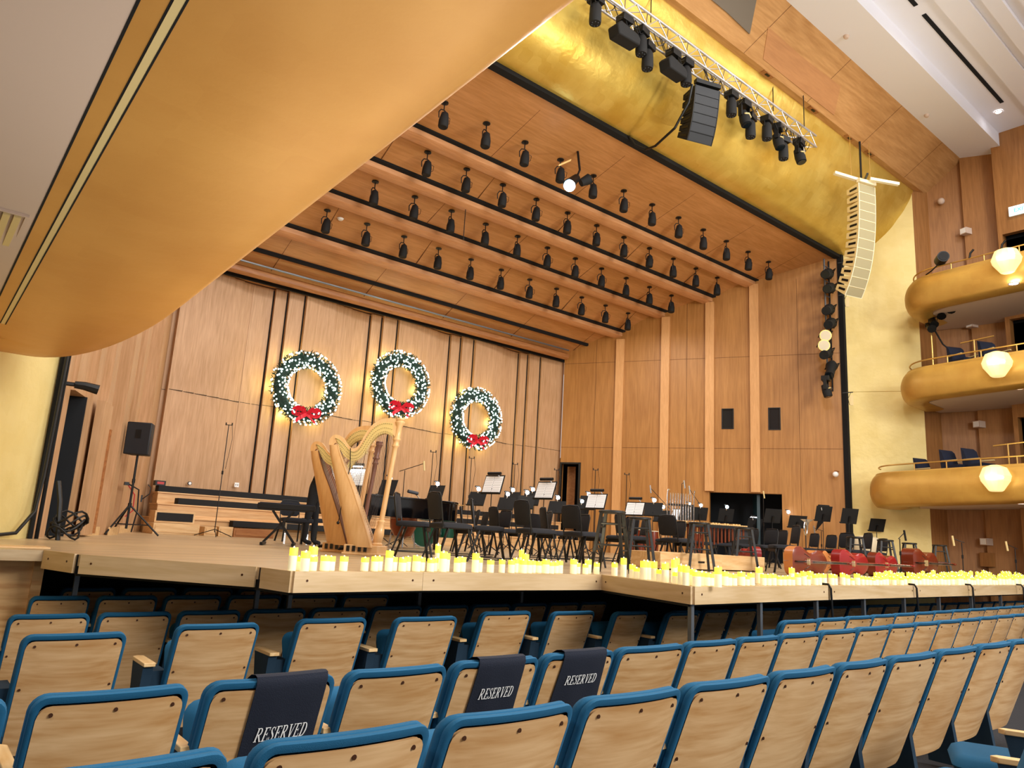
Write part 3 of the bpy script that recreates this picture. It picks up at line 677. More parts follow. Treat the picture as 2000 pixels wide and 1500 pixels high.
# cluster of lights at the tip between top and middle balcony
for i, (px, py, L_, ax, az) in enumerate(((1842, 585, .4, .5, -.2), (1862, 582, .38, .3, -.3), (1858, 600, .35, .2, -.6), (1838, 610, .42, -.1, -.8), (1822, 628, .42, -.5, -.6), (1816, 638, .45, -.7, -.45))):
    p = at(px, py, x=23.4); t = thing('theatre_spotlight', f'{nth(i)} black spotlight from the top in the cluster under the top balcony', 'light', p, 0, 'black spotlights in the balcony cluster')
    d = Vector((-.55, -.2+ax*.3, az)).normalized()
    MB().tube([-d*L_*.5, -d*.1, d*L_*.35, d*L_*.5], [.07, .1, .1, .13], 10).build('housing', 'black', t)
    MB().tube([(0, .12, 0), (0, .13, .12), (0, -.13, .12), (0, -.12, 0)], .012, 6).build('yoke', 'black', t)
t = thing('light_boom', 'thin metal pipe boom holding the spotlight cluster between the upper balconies', 'pole', at(1822, 700, x=23.5))
MB().tube([(0, 0, -.7), (0, 0, 2.0)], .03, 8).build('pole', 'brass', t); MB().tube([(0, 0, 1.1), (0, -.3, .4), (.1, -.9, -.3)], .025, 6).build('brace', 'black', t)
MB().tube([(0, 0, 1.8), (0, -.9, 1.95)], .025, 6).build('cross_pipe', 'black', t)

# ================================================================== AUDITORIUM SEATS
SW = .615
def S(u, v, w, W=SW): return Vector((u, (.9-v)*.40+w+.035*(2*u/W)**2-.01, v))
def rrect(hw, z0, z1, r, n=5, m=7):
    P = []
    for cx, cz, a0 in ((hw-r, z1-r, 0), (-hw+r, z1-r, PI/2), (-hw+r, z0+r, PI), (hw-r, z0+r, 1.5*PI)):
        for k in range(n+1):
            a = a0+PI/2*k/n; P.append((cx+r*math.cos(a), cz+r*math.sin(a)))
        # straight run subdivision
        nx = {0: (-hw+r, z1), PI/2: (-hw, z0+r), PI: (hw-r, z0), 1.5*PI: (hw, z1-r)}[a0]
        x0_, z0_ = P[-1]
        for k in range(1, m): P.append((x0_+(nx[0]-x0_)*k/m, z0_+(nx[1]-z0_)*k/m))
    return P
def make_seat(armx=None, down=False):
    t = thing('auditorium_chair', 'chair', 'seat', (0, 0, 0))
    wd_back = None  # wood back panel
    hw = SW/2-.024; z0, z1, rr = .13, .866, .05
    def hwv(v):
        if v > z1-rr: return hw-rr+math.sqrt(max(0, rr*rr-(v-z1+rr)**2))
        if v < z0+rr: return hw-rr+math.sqrt(max(0, rr*rr-(z0+rr-v)**2))
        return hw
    vs = [z0, z0+.01, z0+.03, z0+.05, .4, .55, .7, z1-.05, z1-.03, z1-.015, z1-.004, z1]
    m = MB(); nu = 12
    for w, fl_ in ((-.016, 0), (.0, 1)):
        m.grid(lambda a, b: S((2*a-1)*hwv(vs[round(b*(len(vs)-1))]), vs[round(b*(len(vs)-1))], w), nu, len(vs)-1, bool(fl_))
    m.mat(1)
    for u, v in ((-.235, .835), (0, .84), (.235, .835), (-.262, .56), (.262, .56)):
        p = S(u, v, -.0165); m.cyl(p, p-Vector((0, .003, 0)), .0085, 8)
    m.build('wood_back', ['seatwood', 'screw'], t, smooth=50)
    # upholstered rim and front
    m = MB(); rings = [(-.030, -.010), (-.018, -.014), (-.004, -.012), (0, -.002), (.0, .010), (-.007, .017), (.001, .024), (.004, .04), (-.004, .062), (-.03, .082), (-.1, .10)]
    R_ = []
    for off, w in rings:
        R_.append([S(u, v, w) for u, v in rrect(SW/2+off, .15-off, .905+off*1.0, max(.03, .062+off))])
    n = len(R_[0]); m.add([p for r in R_ for p in r], [(i*n+k, i*n+(k+1) % n, (i+1)*n+(k+1) % n, (i+1)*n+k) for i in range(len(R_)-1) for k in range(n)]+[tuple(range((len(R_)-1)*n, len(R_)*n))])
    m.build('upholstery', 'blue', t, smooth=50)
    # folded (or lowered) seat cushion
    m = MB()
    prof = [(-.04, -.05), (-.02, -.0), (0, .04), (-.02, .08), (-.06, .1)]
    X = TR(0, .36, .33, 0, 0) if down else TR(0, .36, .36, 0, math.radians(68))
    m.at(X)
    rg = []
    for off, w in prof: rg.append([Vector((u, v, w)) for u, v in rrect(SW/2-.05+off, -.02-off, .40+off, .08+off*.5, 4, 3)])
    n = len(rg[0]); m.add([p for r in rg for p in r], [(i*n+k, i*n+(k+1) % n, (i+1)*n+(k+1) % n, (i+1)*n+k) for i in range(len(rg)-1) for k in range(n)]+[tuple(range(n))[::-1], tuple(range((len(rg)-1)*n, len(rg)*n))])
    m.build('seat_cushion', 'blue', t, smooth=50)
    ax = armx if armx is not None else -(SW/2+.012)
    wd_ = .045 if armx is None else .07
    MB().prism([(.20, 0), (.42, 0), (.44, .30), (.50, .60), (.19, .60), (.24, .3)], ax-wd_/2, ax+wd_/2, axis=0).build('arm_panel', 'bluedark', t)
    m = MB()
    a0 = .16; m.prism([(ax-wd_/2-.005, a0), (ax+wd_/2+.005, a0), (ax+wd_/2+.005, .50), (ax, .53), (ax-wd_/2-.005, .50)], .60, .628)
    m.build('armrest', 'armwood', t, bevel=.004)
    if armx is not None:
        m = MB(); m.prism([(.3, 0), (.22, .56), (.5, .56), (.54, .4), (.54, 0)], ax+.03, -(SW/2)+.02, axis=0); m.build('side_padding', 'bluedark', t)
    return t
seatA = make_seat(); seatB = make_seat(-(SW/2+.115)); usedA = usedB = False
def place_seat(proto, x0, x1, y, zt, label, group, rz=0.):
    global usedA, usedB
    sc_ = ((x1-x0)/.69, 1, 1) if proto is seatA else ((x1-x0)/SW, 1, 1)
    loc = ((x0+x1)/2, y, zt-.905)
    first = (proto is seatA and not usedA) or (proto is seatB and not usedB)
    if proto is seatA: usedA = True
    else: usedB = True
    if first:
        if proto in (seatA,): FIRSTS['A'] = (loc, rz, label, group, sc_)
        else: FIRSTS['B'] = (loc, rz, label, group, sc_)
        return
    dup(proto, loc, rz, label, group, scale=sc_)
FIRSTS = {}
r0 = [-.49, .19, .87, 1.53, 2.20, 2.88, 3.62, 4.31, 4.98, 5.76, 6.53, 7.3, 8.05]
for i in range(len(r0)-1):
    x = r0[i]; place_seat(seatA, r0[i], r0[i+1], 2.14+.018*max(0, x-.8), -.235-.0, f'wood-backed teal-rimmed seat in the nearest row, {nth(i)} from the left', 'seats in the nearest row')
r1 = [-.82, -.17, .48, 1.11, 1.77, 2.41, 3.08, 3.75, 4.51, 5.2, 5.83, 6.54, 7.28, 8.04, 8.7, 9.38, 10.1, 10.8, 11.5, 12.2, 12.9]
for i in range(1, len(r1)-1):
    x = r1[i]; res = {3: 'with the large reserved cloth over its left half... '}
    lab = f'wood-backed seat in the second row from the front, {nth(i-1)} from the left'
    if i == 3: lab = 'second-row seat carrying the leftmost navy reserved cloth'
    if i == 5: lab = 'second-row seat carrying the middle navy reserved cloth'
    if i == 6: lab = 'second-row seat carrying the rightmost navy reserved cloth'
    place_seat(seatA, r1[i], r1[i+1], 3.30+.042*max(0, x-1.5), -.295, lab, 'seats in the second row')
r2 = [(.76, 1.36, 5.6), (1.75, 2.37, 5.86), (2.75, 3.39, 6.0), (3.64, 4.32, 5.93), (4.81, 5.47, 6.18), (5.67, 6.31, 6.05), (6.49, 7.05, 5.9), (7.2, 7.78, 5.72)]
for i, (a, b, y) in enumerate(r2):
    place_seat(seatB, a, b, y, -.395, f'spaced wood-backed seat with wooden armrest near the stage, {nth(i)} from the left', 'spaced seats with armrests before the stage')
r2p = [7.45, 8.25, 8.98, 9.7, 10.4, 11.1, 11.8, 12.55, 13.3, 14.05, 14.75, 15.45, 16.15, 16.85, 17.5, 18.2, 18.9]
for i in range(len(r2p)-1):
    place_seat(seatA, r2p[i], r2p[i+1], 4.42+.045*(r2p[i]-7.4), -.34, f'seat in the third row at right near the stage, {nth(i)} from the left', 'seats in the third row at right')
r3p = [7.85+.66*k for k in range(22)]
for i in range(len(r3p)-1):
    place_seat(seatA, r3p[i], r3p[i+1], 6.2, -.44, f'seat half hidden under the right stage part, {nth(i)} from the left', 'seats under the right part of the stage')
r3 = [.2, .86, 1.54, 2.23, 2.89, 3.6, 4.36, 5.1, 5.81, 6.52, 7.19, 7.83, 8.44]
for i in range(len(r3)-1):
    place_seat(seatA, r3[i], r3[i+1], 7.5+.03*i, -.495, f'seat in the row behind the spaced seats, {nth(i)} from the left', 'seats in the row behind the spaced seats')
r4 = [1.10, 1.66, 2.28, 2.93, 3.6, 4.3, 5.0]
for i in range(len(r4)-1):
    place_seat(seatA, r4[i], r4[i+1], 8.3, -.42, f'seat in the farthest row at left by the panel, {nth(i)} from the left', 'seats in the farthest row at left')
r5 = [1.5, 2.1, 2.75, 3.4, 4.05, 4.7]
for i in range(len(r5)-1):
    place_seat(seatA, r5[i], r5[i+1], 9.3, -.43, f'shaded seat deep under the stage at left, {nth(i)} from the left', 'shaded seats deep under the stage')
seatC = make_seat(down=True)
oy = [(4.05, 1.35, .55), (4.72, 1.62, .5), (5.4, 1.9, .45)]
# seat in the viewer's own row at the lower right, cushions lowered
seatC.location = (4.02, 1.0, -1.16); seatC.rotation_euler = (0, 0, .5)
tag(seatC, 'teal seat with lowered cushion at the bottom right corner, front one', 'seat', 'teal seats at the lower right corner')
for (x, y, rz, lab) in ((4.83, 1.14, .46, 'teal seat with lowered cushion at the bottom right, middle of the three'), (5.55, 1.32, .42, 'teal seat with lowered cushion at the right photo edge, farthest of the three')):
    dup(seatC, (x, y, -1.16), rz, lab)
for k, pr in (('A', seatA), ('B', seatB)):
    loc, rz, lab, grp, sc_ = FIRSTS[k]; pr.location = loc; pr.rotation_euler = (0, 0, rz); pr['label'] = lab; pr['group'] = grp; pr.scale = sc_

# --- reserved cloths with serif lettering
def ribbon(pts, w):
    L_ = []; R2 = []
    n = len(pts)
    for i, p in enumerate(pts):
        a = Vector(pts[max(i-1, 0)]); b = Vector(pts[min(i+1, n-1)]); d = (b-a).normalized(); nn = Vector((-d.y, d.x)); ww = w[i] if isinstance(w, (list, tuple)) else w
        L_.append(Vector(p)+nn*ww/2); R2.append(Vector(p)-nn*ww/2)
    return [[L_[i], L_[i+1], R2[i+1], R2[i]] for i in range(n-1)]
def rect(a, b, c, d): return [[Vector((a, c)), Vector((b, c)), Vector((b, d)), Vector((a, d))]]
def arc(cx, cy, rx, ry, a0, a1, n=9): return [(cx+rx*math.cos(math.radians(a0+(a1-a0)*k/n)), cy+ry*math.sin(math.radians(a0+(a1-a0)*k/n))) for k in range(n+1)]
GL = {
 'R': (.72, rect(.10, .23, 0, 1)+rect(.02, .31, 0, .04)+rect(.02, .2, .96, 1)+ribbon([(.2, .98), (.36, .98)]+arc(.36, .74, .16, .235, 90, -90)+[(.2, .505)], [.04, .045]+[.05, .07, .1, .12, .13, .13, .12, .1, .07, .05]+[.045])+ribbon([(.32, .5), (.62, .02)], .12)+rect(.55, .72, 0, .04)),
 'E': (.64, rect(.10, .23, 0, 1)+rect(.02, .3, 0, .05)+rect(.02, .56, .95, 1)+rect(.2, .42, .49, .535)+rect(.2, .58, 0, .05)+rect(.53, .565, .78, 1)+rect(.4, .435, .4, .62)+rect(.56, .6, 0, .24)),
 'S': (.56, ribbon([(.45, .76), (.42, .9), (.27, .975), (.13, .9), (.11, .76), (.2, .6), (.35, .45), (.44, .3), (.41, .12), (.25, .025), (.1, .08), (.06, .25)], [.03, .04, .05, .08, .11, .13, .13, .12, .09, .05, .04, .03])+rect(.44, .47, .72, .99)+rect(.04, .07, .01, .28)),
 'V': (.72, ribbon([(.16, .98), (.38, .0)], .13)+ribbon([(.40, .03), (.6, .98)], .05)+rect(.02, .3, .96, 1)+rect(.5, .72, .96, 1)),
 'D': (.74, rect(.10, .23, 0, 1)+rect(.02, .3, 0, .04)+rect(.02, .3, .96, 1)+ribbon([(.25, .98), (.32, .98)]+arc(.32, .5, .29, .48, 90, -90, 12)+[(.25, .02)], [.04, .045]+[.045, .06, .09, .11, .13, .14, .14, .14, .13, .11, .09, .06, .045]+[.04]))}
def reserved(x0, x1, seatx0, seatx1, y, zt, drop, tz, th, label, skew=0.):
    sx = (seatx1-seatx0)/.69; cx = (seatx0+seatx1)/2
    t = thing('reserved_cloth', label, 'cloth', (cx, y, zt-.905), 0, 'navy reserved cloths')
    u0, u1 = (x0-cx)/sx, (x1-cx)/sx
    prof = [(.90-drop+.02*0, -.030)]+[(.90-drop+drop*k/8, -.026) for k in range(1, 8)]+[(.895, -.022), (.922, -.005), (.928, .02), (.922, .06), (.89, .105), (.80, .125), (.72, .13)]
    def cloth(a, b, off=0.):
        i = b*(len(prof)-1); k = min(int(i), len(prof)-2); f = i-k
        v = prof[k][0]*(1-f)+prof[k+1][0]*f; w = prof[k][1]*(1-f)+prof[k+1][1]*f
        fall = max(0, (.9-v))
        u = u0+(u1-u0)*a+.02*fall*math.sin(a*9)+skew*fall*(a-.2)
        p = S(u, v, w-.010*fall*(1+math.sin(a*11+v*6))-off); p.x *= sx; return p
    m = MB(); m.grid(lambda a, b: cloth(a, b), 16, 28); m.grid(lambda a, b: cloth(a, b, -.004), 16, 28, True)
    m.build('cloth_body', 'cloth', t, smooth=60)
    m = MB(); word = 'RESERVED'; adv = sum(GL[c][0]+.03 for c in word); cur = 0; width = (u1-u0)*.72; s_ = width/adv; hgt = th
    us = (u0+u1)/2-width/2
    for c in word:
        wd_, polys = GL[c]
        for q in polys:
            P = []
            for pt in q:
                uu = us+(cur+pt.x)*s_+pt.y*hgt*.12; v = tz+pt.y*hgt
                a = (uu-u0)/(u1-u0); fall = .9-v
                p = S(uu, v, -.031-.010*fall*(1+math.sin(a*11+v*6))); p.x *= sx; P.append(p)
            m.add(P, [(0, 1, 2, 3)])
        cur += wd_+.03
    # small thickness so the print is solid
    o = m.build('lettering', 'white', t, smooth=0)
    so_ = o.modifiers.new('thick', 'SOLIDIFY'); so_.thickness = .0012; so_.offset = 0
Yr = lambda x: 3.30+.042*max(0, x-1.5)
reserved(1.335, 1.675, 1.11, 1.77, Yr(1.11), -.295, .46, .635, .062, 'leftmost navy cloth printed RESERVED, draped over a second-row seat back', 0)
reserved(2.575, 2.90, 2.41, 3.08, Yr(2.41), -.295, .44, .70, .058, 'middle navy cloth printed RESERVED, draped over a second-row seat back', .03)
reserved(3.235, 3.60, 3.08, 3.75, Yr(3.08), -.295, .42, .72, .055, 'rightmost navy cloth printed RESERVED, draped over a second-row seat back', .12)

# ================================================================== STAGE FURNITURE
def facing(a): return Vector((math.cos(math.radians(a)), math.sin(math.radians(a)), 0))
def make_chair():
    t = thing('orchestra_chair', 'x', 'chair')
    m = MB(); rg = []
    for off, z in ((-.03, .425), (0, .44), (0, .475), (-.02, .495), (-.08, .505)): rg.append([Vector((u, v, z)) for u, v in rrect(.225+off, -.22-off, .23+off, .07, 3, 2)])
    n = len(rg[0]); m.add([p for r in rg for p in r], [(i*n+k, i*n+(k+1) % n, (i+1)*n+(k+1) % n, (i+1)*n+k) for i in range(4) for k in range(n)]+[tuple(range(n))[::-1], tuple(range(4*n, 5*n))])
    m.build('seat', 'chairfab', t, smooth=50)
    m = MB(); rg = []
    for off, w in ((-.02, -.02), (0, -.012), (0, .008), (-.02, .018)):
        rg.append([Vector((u, -.215-(v-.5)*.16+w+.35*u*u, v)) for u, v in rrect(.20+off, .535-off, .86+off, .075, 4, 3)])
    n = len(rg[0]); m.add([p for r in rg for p in r], [(i*n+k, i*n+(k+1) % n, (i+1)*n+(k+1) % n, (i+1)*n+k) for i in range(3) for k in range(n)]+[tuple(range(n))[::-1], tuple(range(3*n, 4*n))])
    m.build('backrest', 'chairfab', t, smooth=50)
    m = MB(); pts = [(-.2, -.19, .44)]+[(-.205, -.215-(v-.5)*.16+.014, v) for v in (.55, .7, .8)]+[(-.17, -.255, .862), (0, -.268, .872), (.17, -.255, .862)]+[(.205, -.215-(v-.5)*.16+.014, v) for v in (.8, .7, .55)]+[(.2, -.19, .44)]
    m.tube(pts, .0105, 6); m.tube([(-.2, -.2, .44), (-.2, .19, .44), (.2, .19, .44), (.2, -.2, .44)], .011, 6); m.build('back_frame', 'black', t)
    for sx in (-1, 1):
        MB().bar((sx*.20, .16, .44), (sx*.245, .25, 0), .035, .02).build('leg', 'black', t)
        MB().bar((sx*.20, -.12, .44), (sx*.245, -.27, 0), .03, .02).build('leg', 'black', t)
    MB().bar((-.21, .20, .40), (.21, .20, .40), .02, .05).build('stretcher', 'black', t)
    return t
chair = make_chair(); CHAIRS = []
def chair_at(px, py, ang, zt=.872, label=None, y=None):
    f = facing(ang); p = (at(px, py, z=zt) if y is None else at(px, py, y=y))+f*.26; CHAIRS.append((p.x, p.y, math.radians(ang-90), px, label))
for a in ((776, 962, -40), (848, 961, -10), (922, 974, -38), (900, 989, -35), (963, 990, -15), (1018, 977, -10), (1060, 991, -28), (1114, 987, -4), (1210, 1003, -22), (1302, 1006, -6),
          (935, 996, 150), (950, 1000, 160), (990, 996, 175), (1075, 999, 150), (1040, 1004, 20), (1143, 1005, 165), (1236, 1009, 170), (1262, 1013, 150), (1330, 1018, 160), (1398, 1029, 150),
          (1370, 1024, 130), (1432, 1031, 140), (1475, 1032, 150), (1508, 1033, 165), (1531, 1034, 150), (1556, 1026, 140), (1592, 1042, 150), (1655, 1040, 165), (1696, 1041, 140), (1625, 1045, 155), (1180, 1007, 140), (1725, 1052, 150)):
    chair_at(*a)
chair_at(568, 975, -95, y=15.6)
# the two nearest rows keep clear of one another: nudge along the view if closer than 0.46 m
for it in range(30):
    for i in range(len(CHAIRS)):
        for j in range(i):
            a, b = CHAIRS[i], CHAIRS[j]; d = Vector((a[0]-b[0], a[1]-b[1])); 
            if d.length < .58:
                far = i if a[0]**2+a[1]**2 > b[0]**2+b[1]**2 else j; c = CHAIRS[far]; k = 1.02
                CHAIRS[far] = (c[0]*k, c[1]*k, c[2], c[3], c[4])
CHAIRS.sort(key=lambda c: c[3])
for i, (x, y, rz, px, lab) in enumerate(CHAIRS):
    lab = f'black padded orchestra chair on stage, {nth(i)} counted from the left'
    if i == 0: lab = 'lone black orchestra chair behind the keyboard at left'
    if i == 0: chair.location = (x, y, 0); chair.rotation_euler = (0, 0, rz); chair['label'] = lab; chair['group'] = 'orchestra chairs'
    else: dup(chair, (x, y, 0), rz, lab, 'orchestra chairs')
# --- stools
def make_stool():
    t = thing('bar_stool', 'x', 'stool')
    MB().lathe([(.001, .725), (.15, .725), (.17, .735), (.17, .755), (.15, .765), (.001, .765)], 20, cap=False).build('seat', 'blackpaint', t)
    F = [(sx*.11, sy*.11, sx*.20, sy*.20) for sx, sy in ((-1, -1), (1, -1), (1, 1), (-1, 1))]
    for a, b, c, d in F: MB().bar((a, b, .73), (c, d, 0), .036, .036).build('leg', 'blackpaint', t)
    for z, k in ((.28, 0), (.34, 1), (.56, 0), (.60, 1)):
        e = .11+.09*(1-z/.73)
        for s in (-1, 1):
            (MB().cyl((-e, s*e, z), (e, s*e, z), .011, 8) if k == 0 else MB().cyl((s*e, -e, z), (s*e, e, z), .011, 8)).build('rung', 'blackpaint', t)
    return t
stool = make_stool()
for i, (px, py, rz, lab) in enumerate(((1196, 997, .5, 'large black stool in front of the tall music sheets, leftmost stool'), (1250, 1010, .9, 'black bar stool directly under the white opened music at stage centre'), (1366, 1020, .85, 'black bar stool standing before the long low wooden box'),
        (1453, 1030, .8, 'black bar stool at the right end of the long low wooden box'), (1670, 1048, .7, 'black bar stool in front of the right-hand empty music stand'), (1729, 1054, .7, 'black bar stool under the rightmost music stand'), (1776, 1060, .6, 'black bar stool hiding the upright double bass'), (1835, 1064, .6, 'rightmost black bar stool, alone before the wood wall'))):
    p = at(px, py, z=.765)
    if i == 0: stool.location = (p.x, p.y, 0); stool.rotation_euler = (0, 0, rz); stool['label'] = lab; stool['group'] = 'black bar stools'
    else: dup(stool, (p.x, p.y, 0), rz, lab, 'black bar stools')
# --- music stands. local: player stands at -y, desk leans back towards +y
def make_stand():
    t = thing('music_stand', 'x', 'music stand')
    m = MB().at(TR(0, 0, 1.0, 0, math.radians(-25))); m.box(-.26, .26, -.006, 0, -.05, .30); m.box(-.26, .26, -.06, 0, -.055, -.045); m.build('desk', 'blackmatte', t)
    MB().at(TR(0, .01, 1.0, 0, math.radians(-25))).box(-.03, .03, 0, .03, .0, .12).build('bracket', 'black', t)
    MB().cyl((0, .01, .1), (0, .01, 1.05), .010, 8).build('pole', 'black', t)
    for k in range(3):
        a = k*2*PI/3+.5; MB().tube([(0, .01, .14), (.12*math.cos(a), .01+.12*math.sin(a), .07), (.25*math.cos(a), .01+.25*math.sin(a), .008)], .009, 6).build('leg', 'black', t)
    return t
stand = make_stand(); nst = 0
TILT = math.radians(-25)
def stand_at(px, py, ang, label, h=1.0, sheets=0, lamp=None, lit=True, wide=1.):
    """px,py = centre of the desk top edge; ang = direction the desk faces (towards the player)"""
    global nst
    zt = h+.27; p = at(px, py, z=zt); rz = math.radians(ang+90)
    loc = (p.x-.126*math.cos(rz+PI/2), p.y-.126*math.sin(rz+PI/2), h-1.0)
    if nst == 0: c = stand; c.location = loc; c.rotation_euler = (0, 0, rz); c['label'] = label; c['group'] = 'music stands'
    else: c = dup(stand, loc, rz, label, 'music stands')
    # stands differ in height: keep feet on the floor by stretching
    c.scale = (wide, 1, 1); c.location.z = 0; c.scale.z = h/1.0
    nst += 1
    base = Matrix.Translation((loc[0], loc[1], 0)) @ rotz(rz)
    for k in range(sheets):
        m = MB(); m.mat(0).box(-.24+k*.24, -.01+k*.24, -.012, -.007, -.04, .275); m.mat(1)
        for r_ in range(8): m.box(-.225+k*.24, -.025+k*.24, -.0128, -.012, .0+r_*.032, .004+r_*.032)
        o = m.build('sheet_music', ['paper', 'ink']); o.data.transform(Matrix.Diagonal((1, 1, h, 1)) @ TR(0, 0, 1.0, 0, TILT)); o.matrix_world = base
        tag(o, f'{["left", "right"][k]} white sheet of printed music lying on {label[0:1].lower()+label[1:]}'[:400], 'sheet music', 'sheets on the music stands')
        o['label'] = f'{["left", "right"][k]} page on the '+SHORT.get(label, 'music stand')
    if lamp:
        q = base @ Vector((0, .126, h+.27))
        t = thing('stand_lamp', lamp, 'lamp', q, rz, 'clip lamps on the music stands')
        ls = MB().at(TR(0, -.05, .12, 0, 0)).cyl((-.17, 0, 0), (.17, 0, 0), .035, 10).build('lamp_shade', 'black' , t)
        MB().tube([(.1, 0, -.02), (.11, 0, .05), (.08, -.04, .1)], .012, 6).build('clip_arm', 'chrome', t)
        if lit: MB().box(-.15, .15, -.075, -.045, .075, .095).build('tube_lamp', 'lamp', ls)
SHORT = {}
def ST(key, *a, **k): SHORT[a[3]] = key; stand_at(*a, **k)
ST('stand behind the harp strings', 697, 920, 215, 'music stand seen through the harp strings with big white sheets', h=1.2, sheets=2, lamp='clip lamp above the sheets behind the harp strings')
ST('tall stand at orchestra left', 968, 936, 195, 'tall music stand with one large sheet under a black tube lamp at orchestra left', h=1.3, sheets=2, lamp='black tube lamp on the tall stand at orchestra left', lit=False)
ST('big stand left of the door', 1070, 947, 190, 'big black music stand with white page left of the dark wall door', h=1.25, sheets=2, lamp='black tube lamp on the big stand left of the dark door', lit=False)
ST('stand right of the door', 1168, 968, 195, 'music stand with bright printed sheets right of the dark wall door', h=1.15, sheets=2, lamp='black tube lamp over the bright sheets right of the dark door', lit=False)
ST('stand at centre stage', 1243, 983, 195, 'music stand holding the widest white opened score near centre stage', h=1.1, sheets=2, lamp='black tube lamp over the widest white score', lit=False)
ST('stand below the chimes', 1330, 996, 190, 'grey music stand with a bluish sheet just below the chimes', h=1.1, sheets=1)
ST('ribbed stand', 1476, 1015, 60, 'music stand turned to the back with a bright bluish lamp above it', h=1.1, lamp='bluish lit tube lamp on the stand above the low wooden box')
ST('x', 1512, 999, 60, 'black music stand in front of the dark wall opening right part', h=1.25)
ST('x', 1611, 996, 60, 'upper black music stand below a small bluish lamp near the gold wall', h=1.4, lamp='small bluish lit lamp on the stand nearest the dark corner post')
ST('x', 1662, 1000, 60, 'black empty music stand before the lower left of the gold wall', h=1.35)
ST('x', 1716, 1017, 60, 'rightmost black empty music stand before the gold wall', h=1.2)
ST('x', 1612, 1020, 60, 'low black music stand beneath the one with the small lamp', h=1.1)
ST('x', 1560, 1010, 60, 'black music stand under the glaring white lamps at right', h=1.15, wide=1.1)
for i, (px, py, h, cool) in enumerate(((762, 934, 1.25, 0), (855, 945, 1.3, 0), (935, 955, 1.15, 0), (1002, 957, 1.25, 0), (1030, 962, 1.15, 0), (1041, 956, 1.3, 0), (1150, 965, 1.3, 0), (1137, 979, 1.1, 1), (1278, 977, 1.2, 0), (1347, 985, 1.25, 0), (1369, 987, 1.3, 0), (1420, 990, 1.3, 1), (1540, 1000, 1.3, 0), (1552, 999, 1.35, 0), (992, 965, 1.1, 0), (1295, 990, 1.1, 0), (1090, 972, 1.1, 0))):
    zt = h+.27
    ST('x', px, py+9, 200 if px < 1300 else 60, f'black music stand with a glaring lamp, {nth(i)} listed of the rear desks', h=h)
    o = [x for x in COL.objects if x.name.startswith('music_stand')][-1]
    p = at(px, py, z=zt+.06)
    t = thing('stand_lamp', 'x', 'lamp', p, 0, 'clip lamps on the music stands')
    MB().ball((0, 0, 0), .05, 12, 8).build('glowing_bulb', 'lampcool' if cool else 'lamp', t)
    MB().tube([(0, .02, -.10), (0, .03, -.02), (0, .05, .06)], .012, 6).build('clip_arm', 'chrome', t)
    MB().at(TR(0, .05, .06)).cyl((-.07, 0, 0), (.07, 0, 0), .02, 8).build('lamp_shade', 'black', t)
    t['px'] = px; LAMPS = globals().setdefault('LAMPS', []); LAMPS.append((px, t, o))
LAMPS.sort(key=lambda a: a[0])
for i, (px, t, o) in enumerate(LAMPS):
    del t['px']
    t['label'] = f'glaring white clip lamp among the orchestra desks, {nth(i)} from the left'
    o['label'] = f'dark music stand below the {nth(i)} glaring lamp from the left'
# --- microphone stands
def mic_stand(label, px, pyt, zt, boom=None, pair=False, base=.3, y=None):
    p = at(px, pyt, z=zt) if y is None else at(px, pyt, y=y)
    zt = p.z; t = thing('microphone_stand', label, 'microphone stand', (p.x, p.y, 0), R.uniform(0, 2), 'microphone stands')
    t.rotation_euler.z = 0
    MB().cyl((0, 0, .1), (0, 0, zt if not boom else zt-.02), .010, 6).build('pole', 'black', t)
    MB().cyl((0, 0, zt*.55), (0, 0, zt*.55+.08), .022, 8).build('clutch', 'black', t)
    for k in range(3):
        a = 2*PI*k/3+.3; MB().tube([(0, 0, .16), (base*math.cos(a), base*math.sin(a), .01)], .009, 6).build('leg', 'black', t)
    if pair:
        m = MB(); m.tube([(-.05, .03, zt), (.06, -.04, zt)], .008, 6); m.build('crossbar', 'black', t)
        for s in (-.05, .06): MB().cyl((s, -s*.7, zt-.01), (s, -s*.7, zt+.05), .014, 8).build('microphone', 'black', t)
        MB().tube([(.06, -.05, zt), (.09, -.09, zt-.3), (.04, -.04, zt*.6)], .005, 5).build('cable', 'black', t)
    if boom:
        bx, bz, col = boom; d = Vector((.77, -.64, 0))*bx
        MB().tube([-d*.3+Vector((0, 0, zt-bz*.3)), d+Vector((0, 0, zt+bz))], .008, 6).build('boom_arm', 'black', t)
        e = d+Vector((0, 0, zt+bz)); MB().tube([e+Vector((0, 0, .06)), e-Vector((-.02, .02, .16))], .022, 8).build('microphone', col, t)
    return t
mic_stand('very tall thin microphone stand before the wall, left of the wreaths', 447, 830, 3.0, pair=True, base=.45, y=17.0)
mic_stand('boom stand with a pale microphone left of the tall pair above the piano', 791, 917, 1.75, boom=(.42, .16, 'cream'))
for i, (px, py, z) in enumerate(((846, 883, 2.4), (921, 895, 2.4), (1006, 907, 2.4), (1087, 918, 2.4), (1163, 918, 2.4), (1224, 927, 2.4))):
    mic_stand(f'slim microphone stand with a paired head behind the orchestra, {nth(i)} from the left', px, py, z, pair=True)
mic_stand('silver-headed microphone on a slanting boom left of the chimes', 1300, 985, 1.5, boom=(-.45, .45, 'chrome'))
mic_stand('silver microphone rising above the chimes', 1332, 945, 2.1, boom=(.05, .04, 'chrome'))
mic_stand('silver-headed microphone on a slanting boom right of the chimes', 1367, 985, 1.5, boom=(-.3, .42, 'chrome'))
mic_stand('pale vertical microphone in front of the dark wall opening', 1491, 968, 2.0, boom=(.0, .08, 'cream'))
mic_stand('microphone stand with silver microphone hanging over the cellos', 1604, 1036, 1.05, boom=(-.22, .06, 'chrome'))
